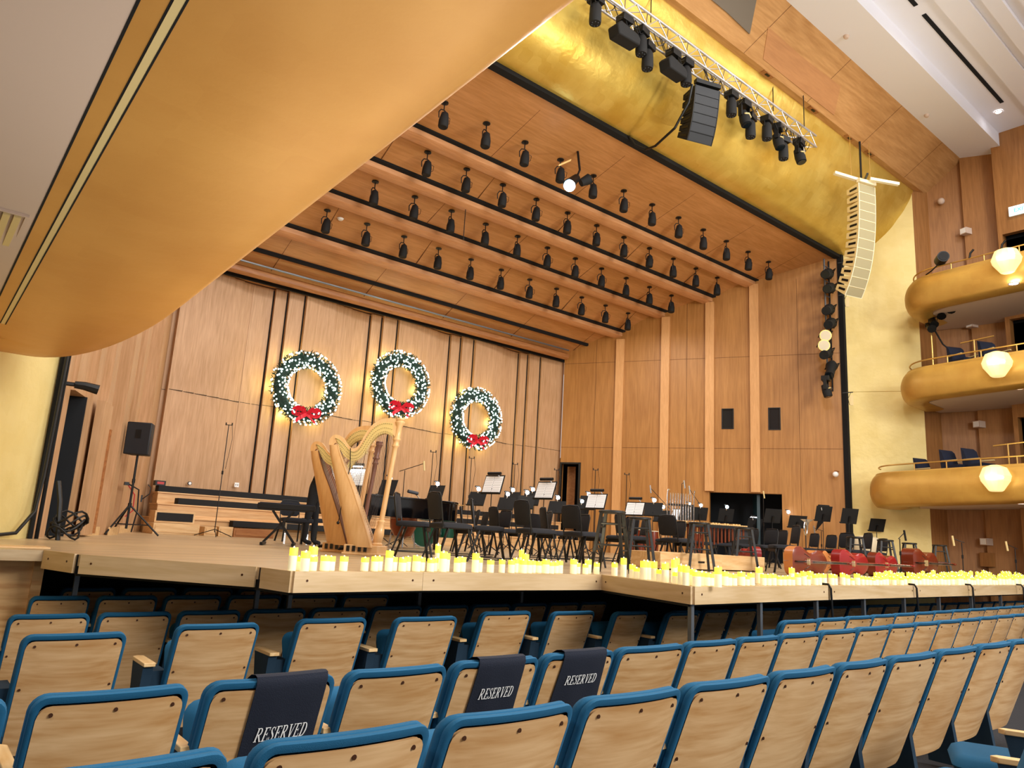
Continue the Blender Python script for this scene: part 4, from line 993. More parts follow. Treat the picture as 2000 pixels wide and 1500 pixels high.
mic_stand('microphone stand left of the upright double bass', 1757, 1050, 1.0, boom=(.1, .1, 'black'), y=7.0)
mic_stand('microphone stand with pale microphone before the wood wall at far right', 1878, 1058, 1.0, boom=(-.2, .06, 'cream'), y=6.6)
mic_stand('microphone stand at the right photo edge before the dark doorway', 1982, 1070, 1.0, boom=(-.2, .08, 'cream'), y=6.2)
# --- harps
def harp(label, loc, rz, wd, bd='harpwood', carved=False, strings=True, sc_=1., dark=False):
    t = thing('concert_harp', label, 'harp', loc, rz, 'concert harps'); t.scale = (sc_,)*3
    def c2(P): return [((X-940)/660-.045*((1430-Y)/660), (1430-Y)/660) for X, Y in P]
    # base
    m = MB(); m.prism([(-.28, -.16), (.16, -.14), (.26, -.05), (.26, .05), (.16, .14), (-.28, .16)], .02, .13); m.prism([(-.30, -.18), (.18, -.16), (.29, -.06), (.29, .06), (.18, .16), (-.30, .18)], .0, .03); m.build('base', wd, t, bevel=.008)
    for k in range(7):
        y = -.15+k*.05; x = -.28 if k not in () else 0
        MB().tube([(x, y, .09), (x-.05, y, .085), (x-.07, y, .05)], .009, 6).build('pedal', 'black', t)
    # pedal slots on the side
    m = MB()
    for k in range(4): m.box(-.24+k*.075, -.20+k*.075, -.175, -.155, .045, .115)
    m.build('pedal_slots', 'ebony', t)
    # column
    ct = c2([(1190, 215)])[0]; cb = (.125, .12)
    prof = [(.072, 0), (.075, .03), (.055, .05), (.062, .09), (.07, .15), (.062, .22), (.042, .29), (.05, .31), (.05, .33), (.036, .345), (.034, 1.2), (.037, 1.33), (.05, 1.345), (.05, 1.365), (.040, 1.38), (.042, 1.42), (.055, 1.435), (.055, 1.45), (.042, 1.47), (.045, 1.62), (.062, 1.65), (.07, 1.68), (.055, 1.70), (.066, 1.72), (.06, 1.735)]
    L_ = 1.735; m = MB(); n = 16; vs = []
    for r, z in prof:
        f = z/L_
        cx = cb[0]+(ct[0]-cb[0])*f
        for k in range(n):
            rr = r*(1+(.14*math.sin(z*60)*math.sin(k*3.) if carved and 1.1 < z < 1.6 else 0)); vs.append((cx+rr*math.cos(2*PI*k/n), rr*math.sin(2*PI*k/n), cb[1]+z))
    m.add(vs, [(i*n+k, i*n+(k+1) % n, (i+1)*n+(k+1) % n, (i+1)*n+k) for i in range(len(prof)-1) for k in range(n)]+[tuple(range(n))[::-1], tuple(range((len(prof)-1)*n, len(prof)*n))])
    m.build('column', wd, t, smooth=40)
    # neck: harmonic curve
    up = c2(cat([(1170, 212), (1100, 208), (1030, 220), (965, 255), (915, 310), (870, 385), (835, 455), (800, 495), (760, 500), (715, 460), (680, 410), (635, 388), (590, 393), (560, 430), (554, 482)], 3))
    lo = c2(cat([(1150, 400), (1115, 372), (1065, 352), (1010, 368), (962, 410), (922, 470), (885, 535), (845, 585), (800, 610), (755, 610), (705, 578), (665, 525), (638, 478), (615, 470), (600, 492)], 3))
    def slab(A, B, y0, y1, name, mt, par=None):
        m = MB(); n = len(A); vs = [(x, y0, z) for x, z in A]+[(x, y0, z) for x, z in B]+[(x, y1, z) for x, z in A]+[(x, y1, z) for x, z in B]
        fs = []
        for i in range(n-1): fs += [(i, i+1, n+i+1, n+i), (2*n+i, 3*n+i, 3*n+i+1, 2*n+i+1), (i, 2*n+i, 2*n+i+1, i+1), (n+i, n+i+1, 3*n+i+1, 3*n+i)]
        fs += [(0, n, 3*n, 2*n), (n-1, 3*n-1, 4*n-1, 2*n-1)]; m.add(vs, fs); return m.build(name, mt, par or t, smooth=40)
    mix = lambda A, B, f: [(a[0]*(1-f)+b[0]*f, a[1]*(1-f)+b[1]*f) for a, b in zip(A, B)]
    nk = slab(up, mix(up, lo, .86), -.032, .032, 'neck', wd)
    ia, ib = 2, len(up)-7
    for s in (-1, 1): slab(mix(up, lo, .27)[ia:ib], mix(up, lo, 1.0)[ia:ib], s*.036-.003, s*.036+.003, 'brass_plate', 'brassplate', nk)
    m = MB()
    A = mix(up, lo, .34); B = mix(up, lo, .62); C_ = mix(up, lo, .86)
    nS = 40
    def smp(P, f):
        f = f*(len(P)-1); i = min(int(f), len(P)-2); f -= i; return (P[i][0]*(1-f)+P[i+1][0]*f, P[i][1]*(1-f)+P[i+1][1]*f)
    for k in range(nS):
        f = .06+.78*k/(nS-1)
        for P, r_ in ((A, .0045), (B, .0035), (C_, .0035)):
            x, z = smp(P, f); m.cyl((x, -.038, z), (x, -.052, z), r_, 6)
    m.build('tuning_pins', 'peg', nk)
    # soundbox : tapered half cone
    bk = c2([(556, 485), (566, 560), (590, 650), (640, 850), (690, 1050), (735, 1220), (775, 1362)])
    fr = c2([(640, 478), (668, 560), (706, 650), (800, 850), (882, 1050), (950, 1220), (1000, 1362)])
    m = MB(); n = 12; vs = []
    for i, ((xb, zb_), (xf_, zf)) in enumerate(zip(bk, fr)):
        w = .05+.15*i/6
        for k in range(n+1):
            a = PI*k/n; vs.append((xf_+(xb-xf_)*math.sin(a)**.8, -w*math.cos(a), zf+(zb_-zf)*math.sin(a)))
    m.add(vs, [(i*(n+1)+k, i*(n+1)+k+1, (i+1)*(n+1)+k+1, (i+1)*(n+1)+k) for i in range(6) for k in range(n)]+[tuple(range(n+1)), tuple(range(6*(n+1), 7*(n+1)))[::-1]])
    sb_ = m.build('soundbox', wd, t, smooth=60)
    m = MB(); m.add([(x+.006, s*(.055+.15*i/6), z) for i, (x, z) in enumerate(fr) for s in (-1, 1)]+[(x-.006, s*(.055+.15*i/6), z) for i, (x, z) in enumerate(fr) for s in (-1, 1)],
        [(2*i, 2*i+1, 2*i+3, 2*i+2) for i in range(6)]+[(14+2*i, 14+2*i+2, 14+2*i+3, 14+2*i+1) for i in range(6)]+[(2*i, 2*i+2, 16+2*i, 14+2*i) for i in range(6)]+[(2*i+1, 15+2*i, 17+2*i, 2*i+3) for i in range(6)])
    m.build('soundboard', bd, sb_)
    if strings:
        lo2 = mix(up, lo, .92)
        for k in range(nS):
            f = .06+.78*k/(nS-1); xt, zt = smp(lo2, f); g = (1-f*.0)
            # bottom end on the soundboard line
            h = .06+.86*(1-k/(nS-1)); xb_, zb2 = smp(fr, h)
            MB().tube([(xt, -.040, zt), (xb_+.008, 0, zb2)], .0016 if k > 8 else .0024, 4).build('string', 'stringdark' if k < 14 or k % 7 == 3 else 'string', t, smooth=0)
    return t
RZ = math.radians(-39.7)
hp = at(712, 1084, z=0)
h1 = harp('front pale maple concert harp with plain round column, nearest the candles', (5.30, 9.62, 0), RZ, 'harpwood2', 'harpwood2', sc_=1.07)
p = at(652, 1074, z=0); h2 = harp('second golden maple harp with carved column, behind and left of the front harp', (5.32, 10.35, 0), RZ-.05, 'harpwood', 'harpdark', True, sc_=1.04)
h3 = harp('third harp with rosewood-brown column standing behind the other two', (6.05, 11.5, 0), RZ+.1, 'rosewood', 'harpdark', True, strings=False, sc_=1.0)
# cord hanging on the front harp
o = MB().tube([(0, 0, 0), (.02, 0, -.25), (-.03, 0, -.6), (-.06, 0, -.98)], .006, 6).ball((-.065, 0, -1.0), .022, 8, 6).build('pickup_cord', 'black', h1); o.location = (-.34, -.07, 1.40)
# --- person behind the harps
def person():
    t = thing('person', 'person in black clothes bending forward behind the golden harp', 'person', (6.05, 13.2, 0), 0)
    f = Vector((.77, -.64, 0)); s = Vector((.64, .77, 0))      # facing direction (image right), side
    J = [(0*f+s*0+Vector((0, 0, .93)), .15), (.05*f+Vector((0, 0, 1.12)), .145), (.12*f+Vector((0, 0, 1.30)), .15), (.17*f+Vector((0, 0, 1.42)), .09), (.22*f+Vector((0, 0, 1.50)), .055)]
    ed = [(0, 1), (1, 2), (2, 3), (3, 4)]
    def chain(start, pts):
        i = start
        for p, r in pts: J.append((p, r)); ed.append((i, len(J)-1)); i = len(J)-1
        return i
    for k in (-1, 1):
        chain(0, [(s*.11*k+Vector((0, 0, .84)), .095), (s*.12*k+f*(.04*k)+Vector((0, 0, .47)), .065), (s*.12*k+f*(-.02+.05*k)+Vector((0, 0, .08)), .045), (s*.13*k+f*(.14+.05*k)+Vector((0, 0, .04)), .04)])
        chain(2, [(s*.20*k+.12*f+Vector((0, 0, 1.34)), .065), (s*.24*k+.28*f+Vector((0, 0, 1.08)), .046), (s*.18*k+.5*f+Vector((0, 0, 1.12)), .034)])
    me = bpy.data.meshes.new('body'); me.from_pydata([tuple(j[0]) for j in J], ed, [])
    o = bpy.data.objects.new('body', me); COL.objects.link(o); o.parent = t; CH.setdefault(t.name, []).append(o)
    md = o.modifiers.new('skin', 'SKIN'); 
    for i, v in enumerate(me.skin_vertices[0].data): v.radius = (J[i][1],)*2; v.use_root = i == 0
    md2 = o.modifiers.new('sub', 'SUBSURF'); md2.levels = 2; md2.render_levels = 2; me.materials.append(M['clothes'])
    h = .27*f+Vector((0, 0, 1.60))
    m = MB(); m.ball(h, .1, 16, 12, (.82, .82, 1.15)); m.ball(h+f*.085+Vector((0, 0, -.01)), .018, 8, 6, (1, 1, 1.4))
    m.mat(1)
    for k in (-1, 1): m.ball(h+f*.075+s*.032*k+Vector((0, 0, .012)), .011, 8, 6)
    m.mat(0)
    for k in (-1, 1): m.ball(h+s*.083*k, .022, 8, 6, (.5, .5, 1.2))
    m.mat(2).ball(h+f*.078+Vector((0, 0, -.05)), .016, 8, 6, (1, 1, .35))
    hd = m.build('head', ['skin', 'hair', 'ribbon'], t, smooth=60)
    MB().ball(h-f*.02+Vector((0, 0, .025)), .108, 16, 12, (.86, .86, 1.12)).build('hair', 'hair', hd, smooth=60)
    for k in (-1, 1):
        w = s*.18*k+.52*f+Vector((0, 0, 1.12)); m = MB(); m.ball(w+f*.04, .04, 10, 8, (1.1, .8, .5))
        for q in range(4):
            b = w+f*.07+s*(q-1.5)*.018; m.tube([b, b+f*(.035+.006*(q in (1, 2)))-Vector((0, 0, .006)), b+f*.055-Vector((0, 0, .03))], [.009, .008, .006], 8)
        m.tube([w+f*.02-s*k*.03, w+f*.05-s*k*.055-Vector((0, 0, .01)), w+f*.08-s*k*.055-Vector((0, 0, .02))], [.011, .009, .007], 8)
        m.build('hand', 'skin', t, smooth=60)
person()
# --- grand piano
t = thing('grand_piano', 'black lacquered grand piano with closed lid behind the first chairs', 'piano', (7.1, 12.9, 0), .12)
out = cat([(0, 0), (1.0, -.02), (1.9, 0), (2.35, .12), (2.55, .42), (2.45, .75), (2.1, .95), (1.7, 1.0), (1.2, 1.25), (.7, 1.48), (0, 1.5)], 3)
MB().prism(out, .62, .98).build('case', 'piano', t, smooth=40)
m = MB(); m.prism([(x*1.01-.02, y*1.02-.02) for x, y in out], .98, 1.03); m.build('lid', 'piano', t, smooth=40, bevel=.01)
ks = MB().box(-.32, 0, 0.02, 1.48, .60, .74).build('keyboard_shelf', 'piano', t); MB().box(-.28, -.08, .12, 1.38, .74, .755).build('keys', 'paper', ks)
MB().box(-.02, .02, .35, 1.15, 1.03, 1.22).build('music_desk', 'piano', t)
for x, y in ((.05, .15), (.05, 1.35), (2.1, .45)): MB().lathe([(.05, 0), (.05, .1), (.07, .3), (.06, .5), (.09, .62)], 12).build('leg', 'piano', t).location = (x, y, 0)
MB().box(.25, .3, .6, .9, .12, .6).build('pedal_lyre', 'piano', t)
for i, (px, lab) in enumerate(((795, 'dark stand lamp lying on the piano lid'),)):
    p = at(px+13, 944, y=13.2); t = thing('desk_lamp', lab, 'lamp', (p.x, p.y, 1.035), 0)
    MB().cyl((-.12, 0, .13), (.12, 0, .10), .035, 10).build('lamp_shade', 'grey', t); MB().tube([(.0, 0, .12), (.12, .02, .06), (.18, .02, 0)], .012, 6).build('lamp_arm', 'chrome', t)
t = thing('piano_bench', 'black padded bench at the left end of the grand piano', 'bench', (6.35, 13.6, 0))
MB().box(-.18, .18, -.35, .35, .42, .50).build('seat', 'chairfab', t, bevel=.02)
for a in (-1, 1):
    for b in (-1, 1): MB().box(a*.14-.02, a*.14+.02, b*.3-.02, b*.3+.02, 0, .42).build('leg', 'piano', t)
# --- drum kit seen under the piano
t = thing('drum_kit', 'dark green drum kit half hidden behind the grand piano', 'drum kit', (10.0, 15.4, 0), -.6)
m = MB(); m.cyl((0, -.2, .3), (0, .25, .3), .3, 24); bd_ = m.build('bass_drum', 'drumgreen', t)
for s in (-.2, .25): MB().tube([(.30*math.cos(a*PI/12), s, .3+.30*math.sin(a*PI/12)) for a in range(24)], .018, 6, True).build('hoop', 'chrome', bd_)
for x, y, z, r, h in ((-.2, .0, .66, .15, .2), (.18, 0, .66, .17, .22), (.55, .35, .25, .2, .36), (-.55, .4, .5, .18, .13)):
    ds = MB().cyl((x, y, z), (x, y, z+h), r, 20).build('drum_shell', 'drumgreen', t); MB().cyl((x, y, z+h), (x, y, z+h+.012), r*1.03, 20).build('drum_head', 'drumskin', ds)
for x, y, z in ((-.7, .1, .95), (.75, .1, 1.05)):
    MB().lathe([(.02, z+.03), (.1, z+.015), (.22, z)], 20, cap=False).build('cymbal', 'brass', t).location = (x, y, 0); MB().cyl((x, y, 0), (x, y, z+.03), .012, 6).build('cymbal_stand', 'chrome', t)
t = thing('timpani', 'copper kettle drum seen between the piano and the chairs', 'drum', (8.9, 14.6, 0))
MB().lathe([(.05, .18), (.2, .25), (.29, .42), (.31, .62)], 20).build('bowl', 'copper', t); MB().cyl((0, 0, .62), (0, 0, .64), .33, 20).build('drum_head', 'drumskin', t)
for k in range(3): MB().bar((.25*math.cos(k*2.1), .25*math.sin(k*2.1), .5), (.34*math.cos(k*2.1), .34*math.sin(k*2.1), 0), .03).build('leg', 'chrome', t)
# --- keyboard on X stand
p = at(560, 1066, z=0)
t = thing('electric_keyboard', 'black electric keyboard on a black folding stand at stage left', 'keyboard', (p.x-.1, p.y+.0, 0), -.45)
m = MB(); m.box(-.45, .5, -.18, .16, .60, .70); m.build('case', 'blackmatte', t, bevel=.015)
MB().box(-.42, .47, -.15, -.02, .70, .712).build('keys', 'navy', t)
for y in (-.1, .12):
    MB().bar((-.3, y, .05), (.15, y, .58), .05, .03).build('stand_leg', 'black', t); MB().bar((.2, y, .05), (-.2, y, .58), .05, .03).build('stand_leg', 'black', t)
for x in (-.3, .2): MB().bar((x, -.42, .03), (x, .38, .03), .045, .045).build('foot', 'black', t)
t = thing('keyboard_bench', 'black padded bench beneath the electric keyboard', 'bench', (p.x+.5, p.y+.8, 0), -.4)
MB().box(-.28, .28, -.15, .15, .40, .48).build('seat', 'chairfab', t, bevel=.02)
for a in (-1, 1): MB().bar((a*.2, -.12, .4), (a*.2, .12, 0), .03).build('leg', 'chrome', t); MB().bar((a*.2, .12, .4), (a*.2, -.12, 0), .03).build('leg', 'chrome', t)
# --- loudspeaker on tripod
t = thing('tripod_stand', 'black tripod loudspeaker stand in front of the left wood wall', 'stand', (3.32, 15., 0), .2)
MB().cyl((0, 0, .12), (0, 0, 1.46), .022, 8).build('pole', 'black', t); MB().cyl((0, 0, .5), (0, 0, .58), .035, 8).build('collar', 'black', t); MB().cyl((0, 0, .95), (0, 0, 1.02), .03, 8).build('collar', 'black', t)
for k in range(3):
    a = k*2*PI/3-.5; MB().tube([(0, 0, .55), (.55*math.cos(a), .55*math.sin(a), .02)], .016, 8).build('leg', 'black', t); MB().tube([(0, 0, .2), (.36*math.cos(a), .36*math.sin(a), .2)], .010, 6).build('brace', 'black', t)
t = thing('loudspeaker', 'black loudspeaker cabinet on the tripod by the left wall', 'speaker', (3.32, 15., 1.46), .2-.75)
m = MB(); m.prism([(-.22, -.14), (.22, -.14), (.17, .18), (-.17, .18)], 0, .60); m.build('cabinet', 'navybox', t, bevel=.02)
MB().box(-.05, .05, -.145, -.138, .30, .46).build('badge_plate', 'black', t); MB().tube([(-.17, .0, .08), (-.23, .02, .1), (-.23, .02, .18), (-.17, 0, .2)], .01, 6).build('handle', 'black', t)
# --- choral risers against the back wall
RX0 = 4.95
def riser(i, x0, y0, z1, label):
    t = thing('wooden_riser', label, 'riser', (x0, y0, 0), 0, 'wooden risers along the back wall')
    MB().box(0, 13.6-(x0-RX0), 0, .72 if i < 2 else .48, 0, z1-.03).build('body', 'riserwood', t)
    MB().box(-.02, 13.6-(x0-RX0), -.03, .72 if i < 2 else .48, z1-.03, z1).build('tread', 'riserwood', t)
riser(0, RX0-.45, 18.25, .36, 'lowest wooden riser step along the back wall'); riser(1, RX0-.15, 18.97, .68, 'middle wooden riser step along the back wall'); riser(2, RX0, 19.69, .97, 'highest wooden riser step along the back wall')
for (px, y, z, lab) in ((304, 19.72, .97, 'top'), (346, 19.0, .68, 'middle'), (459, 18.0, .22, 'bottom')):
    x0 = at(px, 990, y=y).x; ln = 17.8-x0 if z > .3 else 5.5
    t = thing('black_bench', f'long low black bench lying along the risers, {lab} of three', 'bench', (x0, y, z), 0, 'black benches on the risers')
    MB().box(0, ln, 0, .3, .0, .15).build('bench_top', 'blackmatte', t, bevel=.01); MB().box(.1, ln-.1, .28, .31, -.0, .12).build('bench_back', 'black', t)
def wbox(label, pxa, pxb, y, z0, z1, mt='boxwood', dep=.4, panel=True, cat_='box', grp=None):
    xa = at(pxa, 1030, y=y).x; xb = at(pxb, 1030, y=y).x
    t = thing('wooden_box', label, cat_, (xa, y, z0), 0, grp)
    MB().box(0, xb-xa, 0, dep, 0, z1-z0).build('body', mt, t, bevel=.005)
    if panel: MB().box(.04, xb-xa-.04, -.012, 0, .04, z1-z0-.04).build('front_panel', panel if isinstance(panel, str) else mt, t)
    return t
wbox('wooden step box with a black front, upper part left of the thin microphone stand', 299, 378, 17.75, .24, .50, panel='blackmatte', dep=.45)
wbox('lower wooden step box under the black-fronted one left of the risers', 299, 390, 17.35, 0, .235, dep=.85)
wbox('small wooden crate left of the foot of the thin microphone stand', 400, 424, 17.6, 0, .20)
wbox('small wooden crate right of the foot of the thin microphone stand', 428, 456, 17.6, 0, .22)
wbox('brown open wooden box under the lowest black bench', 458, 536, 17.55, 0, .20, 'brownbox')
# wall plates and little gear
p = at(370, 944, y=20.2); t = thing('wall_dial', 'small round white wall fitting above the left part of the risers', 'fitting', p); MB().cyl((0, -.0, 0), (0, -.04, 0), .05, 16).build('rim', 'black', t); MB().cyl((0, -.04, 0), (0, -.05, 0), .036, 16).build('face', 'white', t)
p = at(462, 947, y=20.4); t = thing('power_socket', 'white double power socket on the back wall above the risers', 'socket', p); MB().box(-.06, .06, -.02, 0, -.06, .06).build('plate', 'white', t)
for s in (-.025, .025): MB().box(s-.008, s+.008, -.023, -.02, -.02, .02).build('outlet', 'ebony', t)
p = at(311, 941, y=19.9); t = thing('electronics_box', 'small black box with red lit front on the left end of the top riser', 'box', (p.x, 19.85, 1.12)); MB().box(-.12, .12, -.1, .1, 0, .12).build('case', 'black', t); MB().box(-.08, .08, -.105, -.1, .03, .09).build('display', 'pink', t)
t = thing('power_box', 'small black power box with cables on the left riser edge', 'box', (4.35, 19.3, .68)); MB().box(-.15, .15, -.1, .12, 0, .16).build('case', 'black', t); MB().tube([(.15, 0, .05), (.3, -.05, .2), (.32, -.02, .35), (.25, .0, .42)], .012, 6).build('cable', 'black', t)
q = lws(4.6, .25); t = thing('wall_cable', 'red and black cables plugged into the left wall behind the loudspeaker', 'cable', (q.x, q.y, .95)); MB().box(-.04, .04, -.04, .04, -.03, .03).build('plug', 'black', t)
MB().tube([(.03, 0, 0), (.22, -.05, -.1), (.25, -.05, -.5), (.2, -.05, -.9)], .014, 6).build('cable', 'black', t); MB().tube([(.03, 0, -.02), (.16, -.05, -.2), (.17, -.05, -.5), (.05, -.05, -.62)], .012, 6).build('cable', 'pink', t)
# --- low wooden platform boxes on stage
t = thing('low_platform', 'long low wooden platform box with a black handle slot behind the candles', 'platform', (9.25, 7.55, 0), 0)
MB().box(0, 1.6, 0, .6, .02, .27).build('body', 'boxwood', t, bevel=.006); MB().box(.95, 1.12, -.004, .01, .12, .15).build('handle_slot', 'ebony', t)
t = thing('low_platform', 'second low wooden platform box adjoining the first on its right', 'platform', (10.87, 7.6, 0), 0)
MB().box(0, 1.35, 0, .6, .02, .26).build('body', 'boxwood', t, bevel=.006); MB().box(0, .012, -.004, .01, .02, .26).build('edge_line', 'brownbox', t)
# --- chimes
p = at(1331, 962, z=1.62); t = thing('orchestral_chimes', 'rack of upright silver tubular chimes at stage centre right', 'chimes', (p.x, p.y, 0), -.5); t.scale = (.66, .8, 1)
for k in range(18):
    r_ = k % 2; x = -.42+k*.049; MB().cyl((x, r_*.07, .55+.015*k), (x, r_*.07, 1.6-r_*.02), .017, 8).build('chime_tube', 'chrome', t)
MB().box(-.47, .47, .02, .05, 1.30, 1.35).build('damper_bar', 'black', t)
for x in (-.52, .50):
    MB().tube([(x, .03, .1), (x, .03, 1.55), (x, -.03, 1.68), (x+(.05 if x < 0 else -.05), -.06, 1.66)], .018, 8).build('frame_post', 'chrome', t); MB().bar((x, -.3, .04), (x, .3, .04), .05).build('foot', 'black', t)
# --- xylophone
p = at(1395, 1022, z=.88); t = thing('xylophone', 'xylophone with two ranks of tan wooden bars right of the chimes', 'xylophone', (p.x, p.y, 0), -.35)
for k in range(26):
    x = -.75+k*.056; MB().box(x, x+.046, -.28+.004*k, .06, .84, .865).build('tone_bar', 'xylo', t, smooth=0)
for k in range(20):
    if k % 7 in (2, 6): continue
    x = -.72+k*.073; MB().box(x, x+.046, .08, .38-.004*k, .87, .895).build('tone_bar', 'xylo', t, smooth=0)
MB().box(-.8, .78, -.30, -.28, .78, .84).build('frame_rail', 'black', t); MB().box(-.8, .78, .38, .40, .78, .86).build('frame_rail', 'black', t)
for x in (-.74, .72):
    for y in (-.25, .35): MB().bar((x, y, .8), (x*1.02, y*1.1, 0), .03).build('leg', 'black', t)
for k in range(16): MB().cyl((-.7+k*.09, -.1, .30+.02*k), (-.7+k*.09, -.1, .83), .022, 8).build('resonator_tube', 'copper', t)
for i, (px, w_) in enumerate(((1362, .5), (1250, .45), (1275, .4), (1238, .4))):
    p = at(px, 1040, y=12.6+.5*i); t = thing('tall_drum', ['reddish tall drum below the xylophone', 'reddish tall drum under the centre sheets, left', 'reddish tall drum under the centre sheets, right', 'red-brown tall drum behind the second stool'][i], 'drum', (p.x, p.y, 0), 0, 'reddish tall drums')
    MB().lathe([(.12, .0), (.15, .2), (.17, .45), (.15, .72)], 16).build('drum_shell', 'cello', t, smooth=40); MB().cyl((0, 0, .72), (0, 0, .74), .16, 16).build('drum_head', 'drumskin', t)
# percussion in the wall opening
t = thing('equipment_rack', 'dark equipment rack inside the wall opening', 'rack', tuple(rws(6.3, -.9).to_3d()), -1.09)
MB().box(-.35, .35, -.3, .3, 0, 1.1).build('cabinet', 'navybox', t); MB().box(-.3, .3, -.31, -.3, .7, .95).build('front_unit', 'grey', t)
t = thing('blue_door_leaf', 'dark blue-green door leaf standing in the wall opening', 'door', tuple(rws(6.95, -.35).to_3d()), -1.09+.3); MB().box(-.05, .05, -.03, .6, 0, 2.2).build('leaf', plain('dark_teal_paint', '12303A', .5), t)
# --- cellos and basses resting on their sides
def cello(label, px, py, ang, L_=.78, mt='cello', ribm=None, depth=.16, tilt=0., z=0., yy=7.):
    p = at(px, py, y=yy)
    t = thing('cello', label, 'cello', (p.x, p.y, z), math.radians(ang), 'cellos and basses lying on their sides')
    k = L_/.78
    half = [(0, 0), (.0, .10), (.03, .175), (.10, .215), (.19, .215), (.28, .175), (.34, .14), (.40, .13), (.46, .145), (.53, .17), (.62, .165), (.70, .12), (.755, .05), (.77, 0)]
    hf = cat(half, 3); ol = hf+[(x, -y) for x, y in hf[::-1][1:-1]]
    zc = .217*k
    def shell(y0, y1, arch, name, mm, inset=1.):
        m = MB(); P = [(x*k, zc+y*k) for x, y in ol]; n = len(P); cx_ = .36*k
        rings = [(1, y0)]+([(1, y1)] if arch == 0 else [(.97, y1), (.8, y1+arch*.6), (.45, y1+arch*.95), (.1, y1+arch)])
        vs = []
        for s, y in rings: vs += [(cx_+(x-cx_)*s, y, zc+(z_-zc)*s) for x, z_ in P]
        m.add(vs, [(i*n+q, i*n+(q+1) % n, (i+1)*n+(q+1) % n, (i+1)*n+q) for i in range(len(rings)-1) for q in range(n)]+[tuple(range(n))[::-1], tuple(range((len(rings)-1)*n, len(rings)*n))])
        return m.build(name, mm, t, smooth=50)
    d = depth*k/2
    shell(-d, d, 0, 'rib_sides', ribm or mt); shell(-d, -d-.006, -.03*k, 'front_plate', mt); shell(d, d+.006, .03*k, 'back_plate', mt)
    m = MB(); m.bar((.40*k, -d-.05*k, zc), (1.18*k, -d-.02*k, zc), .045*k, .02*k); m.build('fingerboard', 'ebony', t)
    m = MB(); m.tube([(.74*k, -d-.0, zc), (1.16*k, -d+.02, zc), (1.26*k, -d+.03, zc), (1.32*k, -d+.0, zc), (1.30*k, -d-.03, zc), (1.27*k, -d-.015, zc)], [.028*k, .02*k, .024*k, .022*k, .015*k, .012*k], 8); m.build('neck', mt, t, smooth=50)
    MB().bar((.03*k, -d-.04*k, zc), (.20*k, -d-.06*k, zc), .05*k, .015*k).build('tailpiece', 'ebony', t)
    m = MB(); m.box(.27*k, .28*k, -d-.085*k, -d-.03*k, zc-.045*k, zc+.045*k); m.build('bridge', 'cream', t)
    for q in range(4): MB().tube([(.19*k, -d-.065*k, zc+(q-1.5)*.012*k), (.275*k, -d-.088*k, zc+(q-1.5)*.014*k), (1.16*k, -d-.035*k, zc+(q-1.5)*.006*k)], .0018, 4).build('string', 'chrome', t, smooth=0)
    for s in (-1, 1):
        m = MB(); m.tube([((.22+.11*u)*k, -d-.032*k, zc+s*(.09+.02*math.cos(u*PI))*k) for u in [j/8 for j in range(9)]], .006*k, 5); m.build('sound_hole', 'ebony', t, smooth=0)
    MB().cyl((-.10*k, 0, zc), (.01, 0, zc), .006, 6).build('endpin', 'chrome', t)
    return t
cello('red-sided cello end showing at the right end of the low wooden platform', 1480, 1114, 55, .8, 'cellored', yy=8.30)
cello('brown cello with a pale amber side lying left of the microphone stand', 1540, 1121, -10, .86, 'cello', 'cellolight', yy=6.70)
cello('bright red cello lying right of the microphone stand', 1632, 1119, -8, .86, 'cellored', yy=6.75)
cello('second red cello under the right stools', 1702, 1116, -5, .84, 'cellored', 'cello', yy=7.00)
cello('amber cello lying behind the bright red cello', 1690, 1095, 0, .82, 'cellolight', 'cello', yy=8.30)
cello('dark brown double bass lying behind the two rightmost stools', 1772, 1106, -5, 1.1, 'cello', depth=.2, yy=7.40)
cello('amber cello lying behind the brown one', 1598, 1100, 5, .8, 'cellolight', 'cello', yy=8.00)
t = thing('covered_drum', 'pale drum under a grey cover before the lower left of the gold wall', 'drum', at(1690, 1045, y=10.5).to_2d().to_3d())
MB().lathe([(.25, .35), (.36, .45), (.38, .85), (.33, .93), (.05, .98)], 18).build('cover', 'drumskin', t, smooth=50)
for k in range(3): MB().bar((.25*math.cos(k*2.1), .25*math.sin(k*2.1), .4), (.32*math.cos(k*2.1), .32*math.sin(k*2.1), 0), .03).build('leg', 'black', t)
p = at(1568, 985, z=1.5); t = thing('brass_horn', 'shiny coiled brass horn catching the lamp glare among the right desks', 'horn', (p.x+.1, p.y, 0), .3)
MB().tube([(.16*math.cos(a*PI/8), 0, .95+.16*math.sin(a*PI/8)) for a in range(16)], .014, 6, True).build('coil', 'chrome', t); MB().lathe([(.02, 0), (.03, .12), (.06, .2), (.15, .26)], 16, cap=False).build('bell', 'chrome', t).location = (.16, 0, .9); MB().cyl((0, 0, .05), (0, 0, .8), .012, 6).build('stand_pole', 'black', t)
m = MB(); m.lathe([(.001, 0), (.16, 0), (.14, .03), (.001, .03)], 14, cap=False); m.build('stand_base', 'black', t)
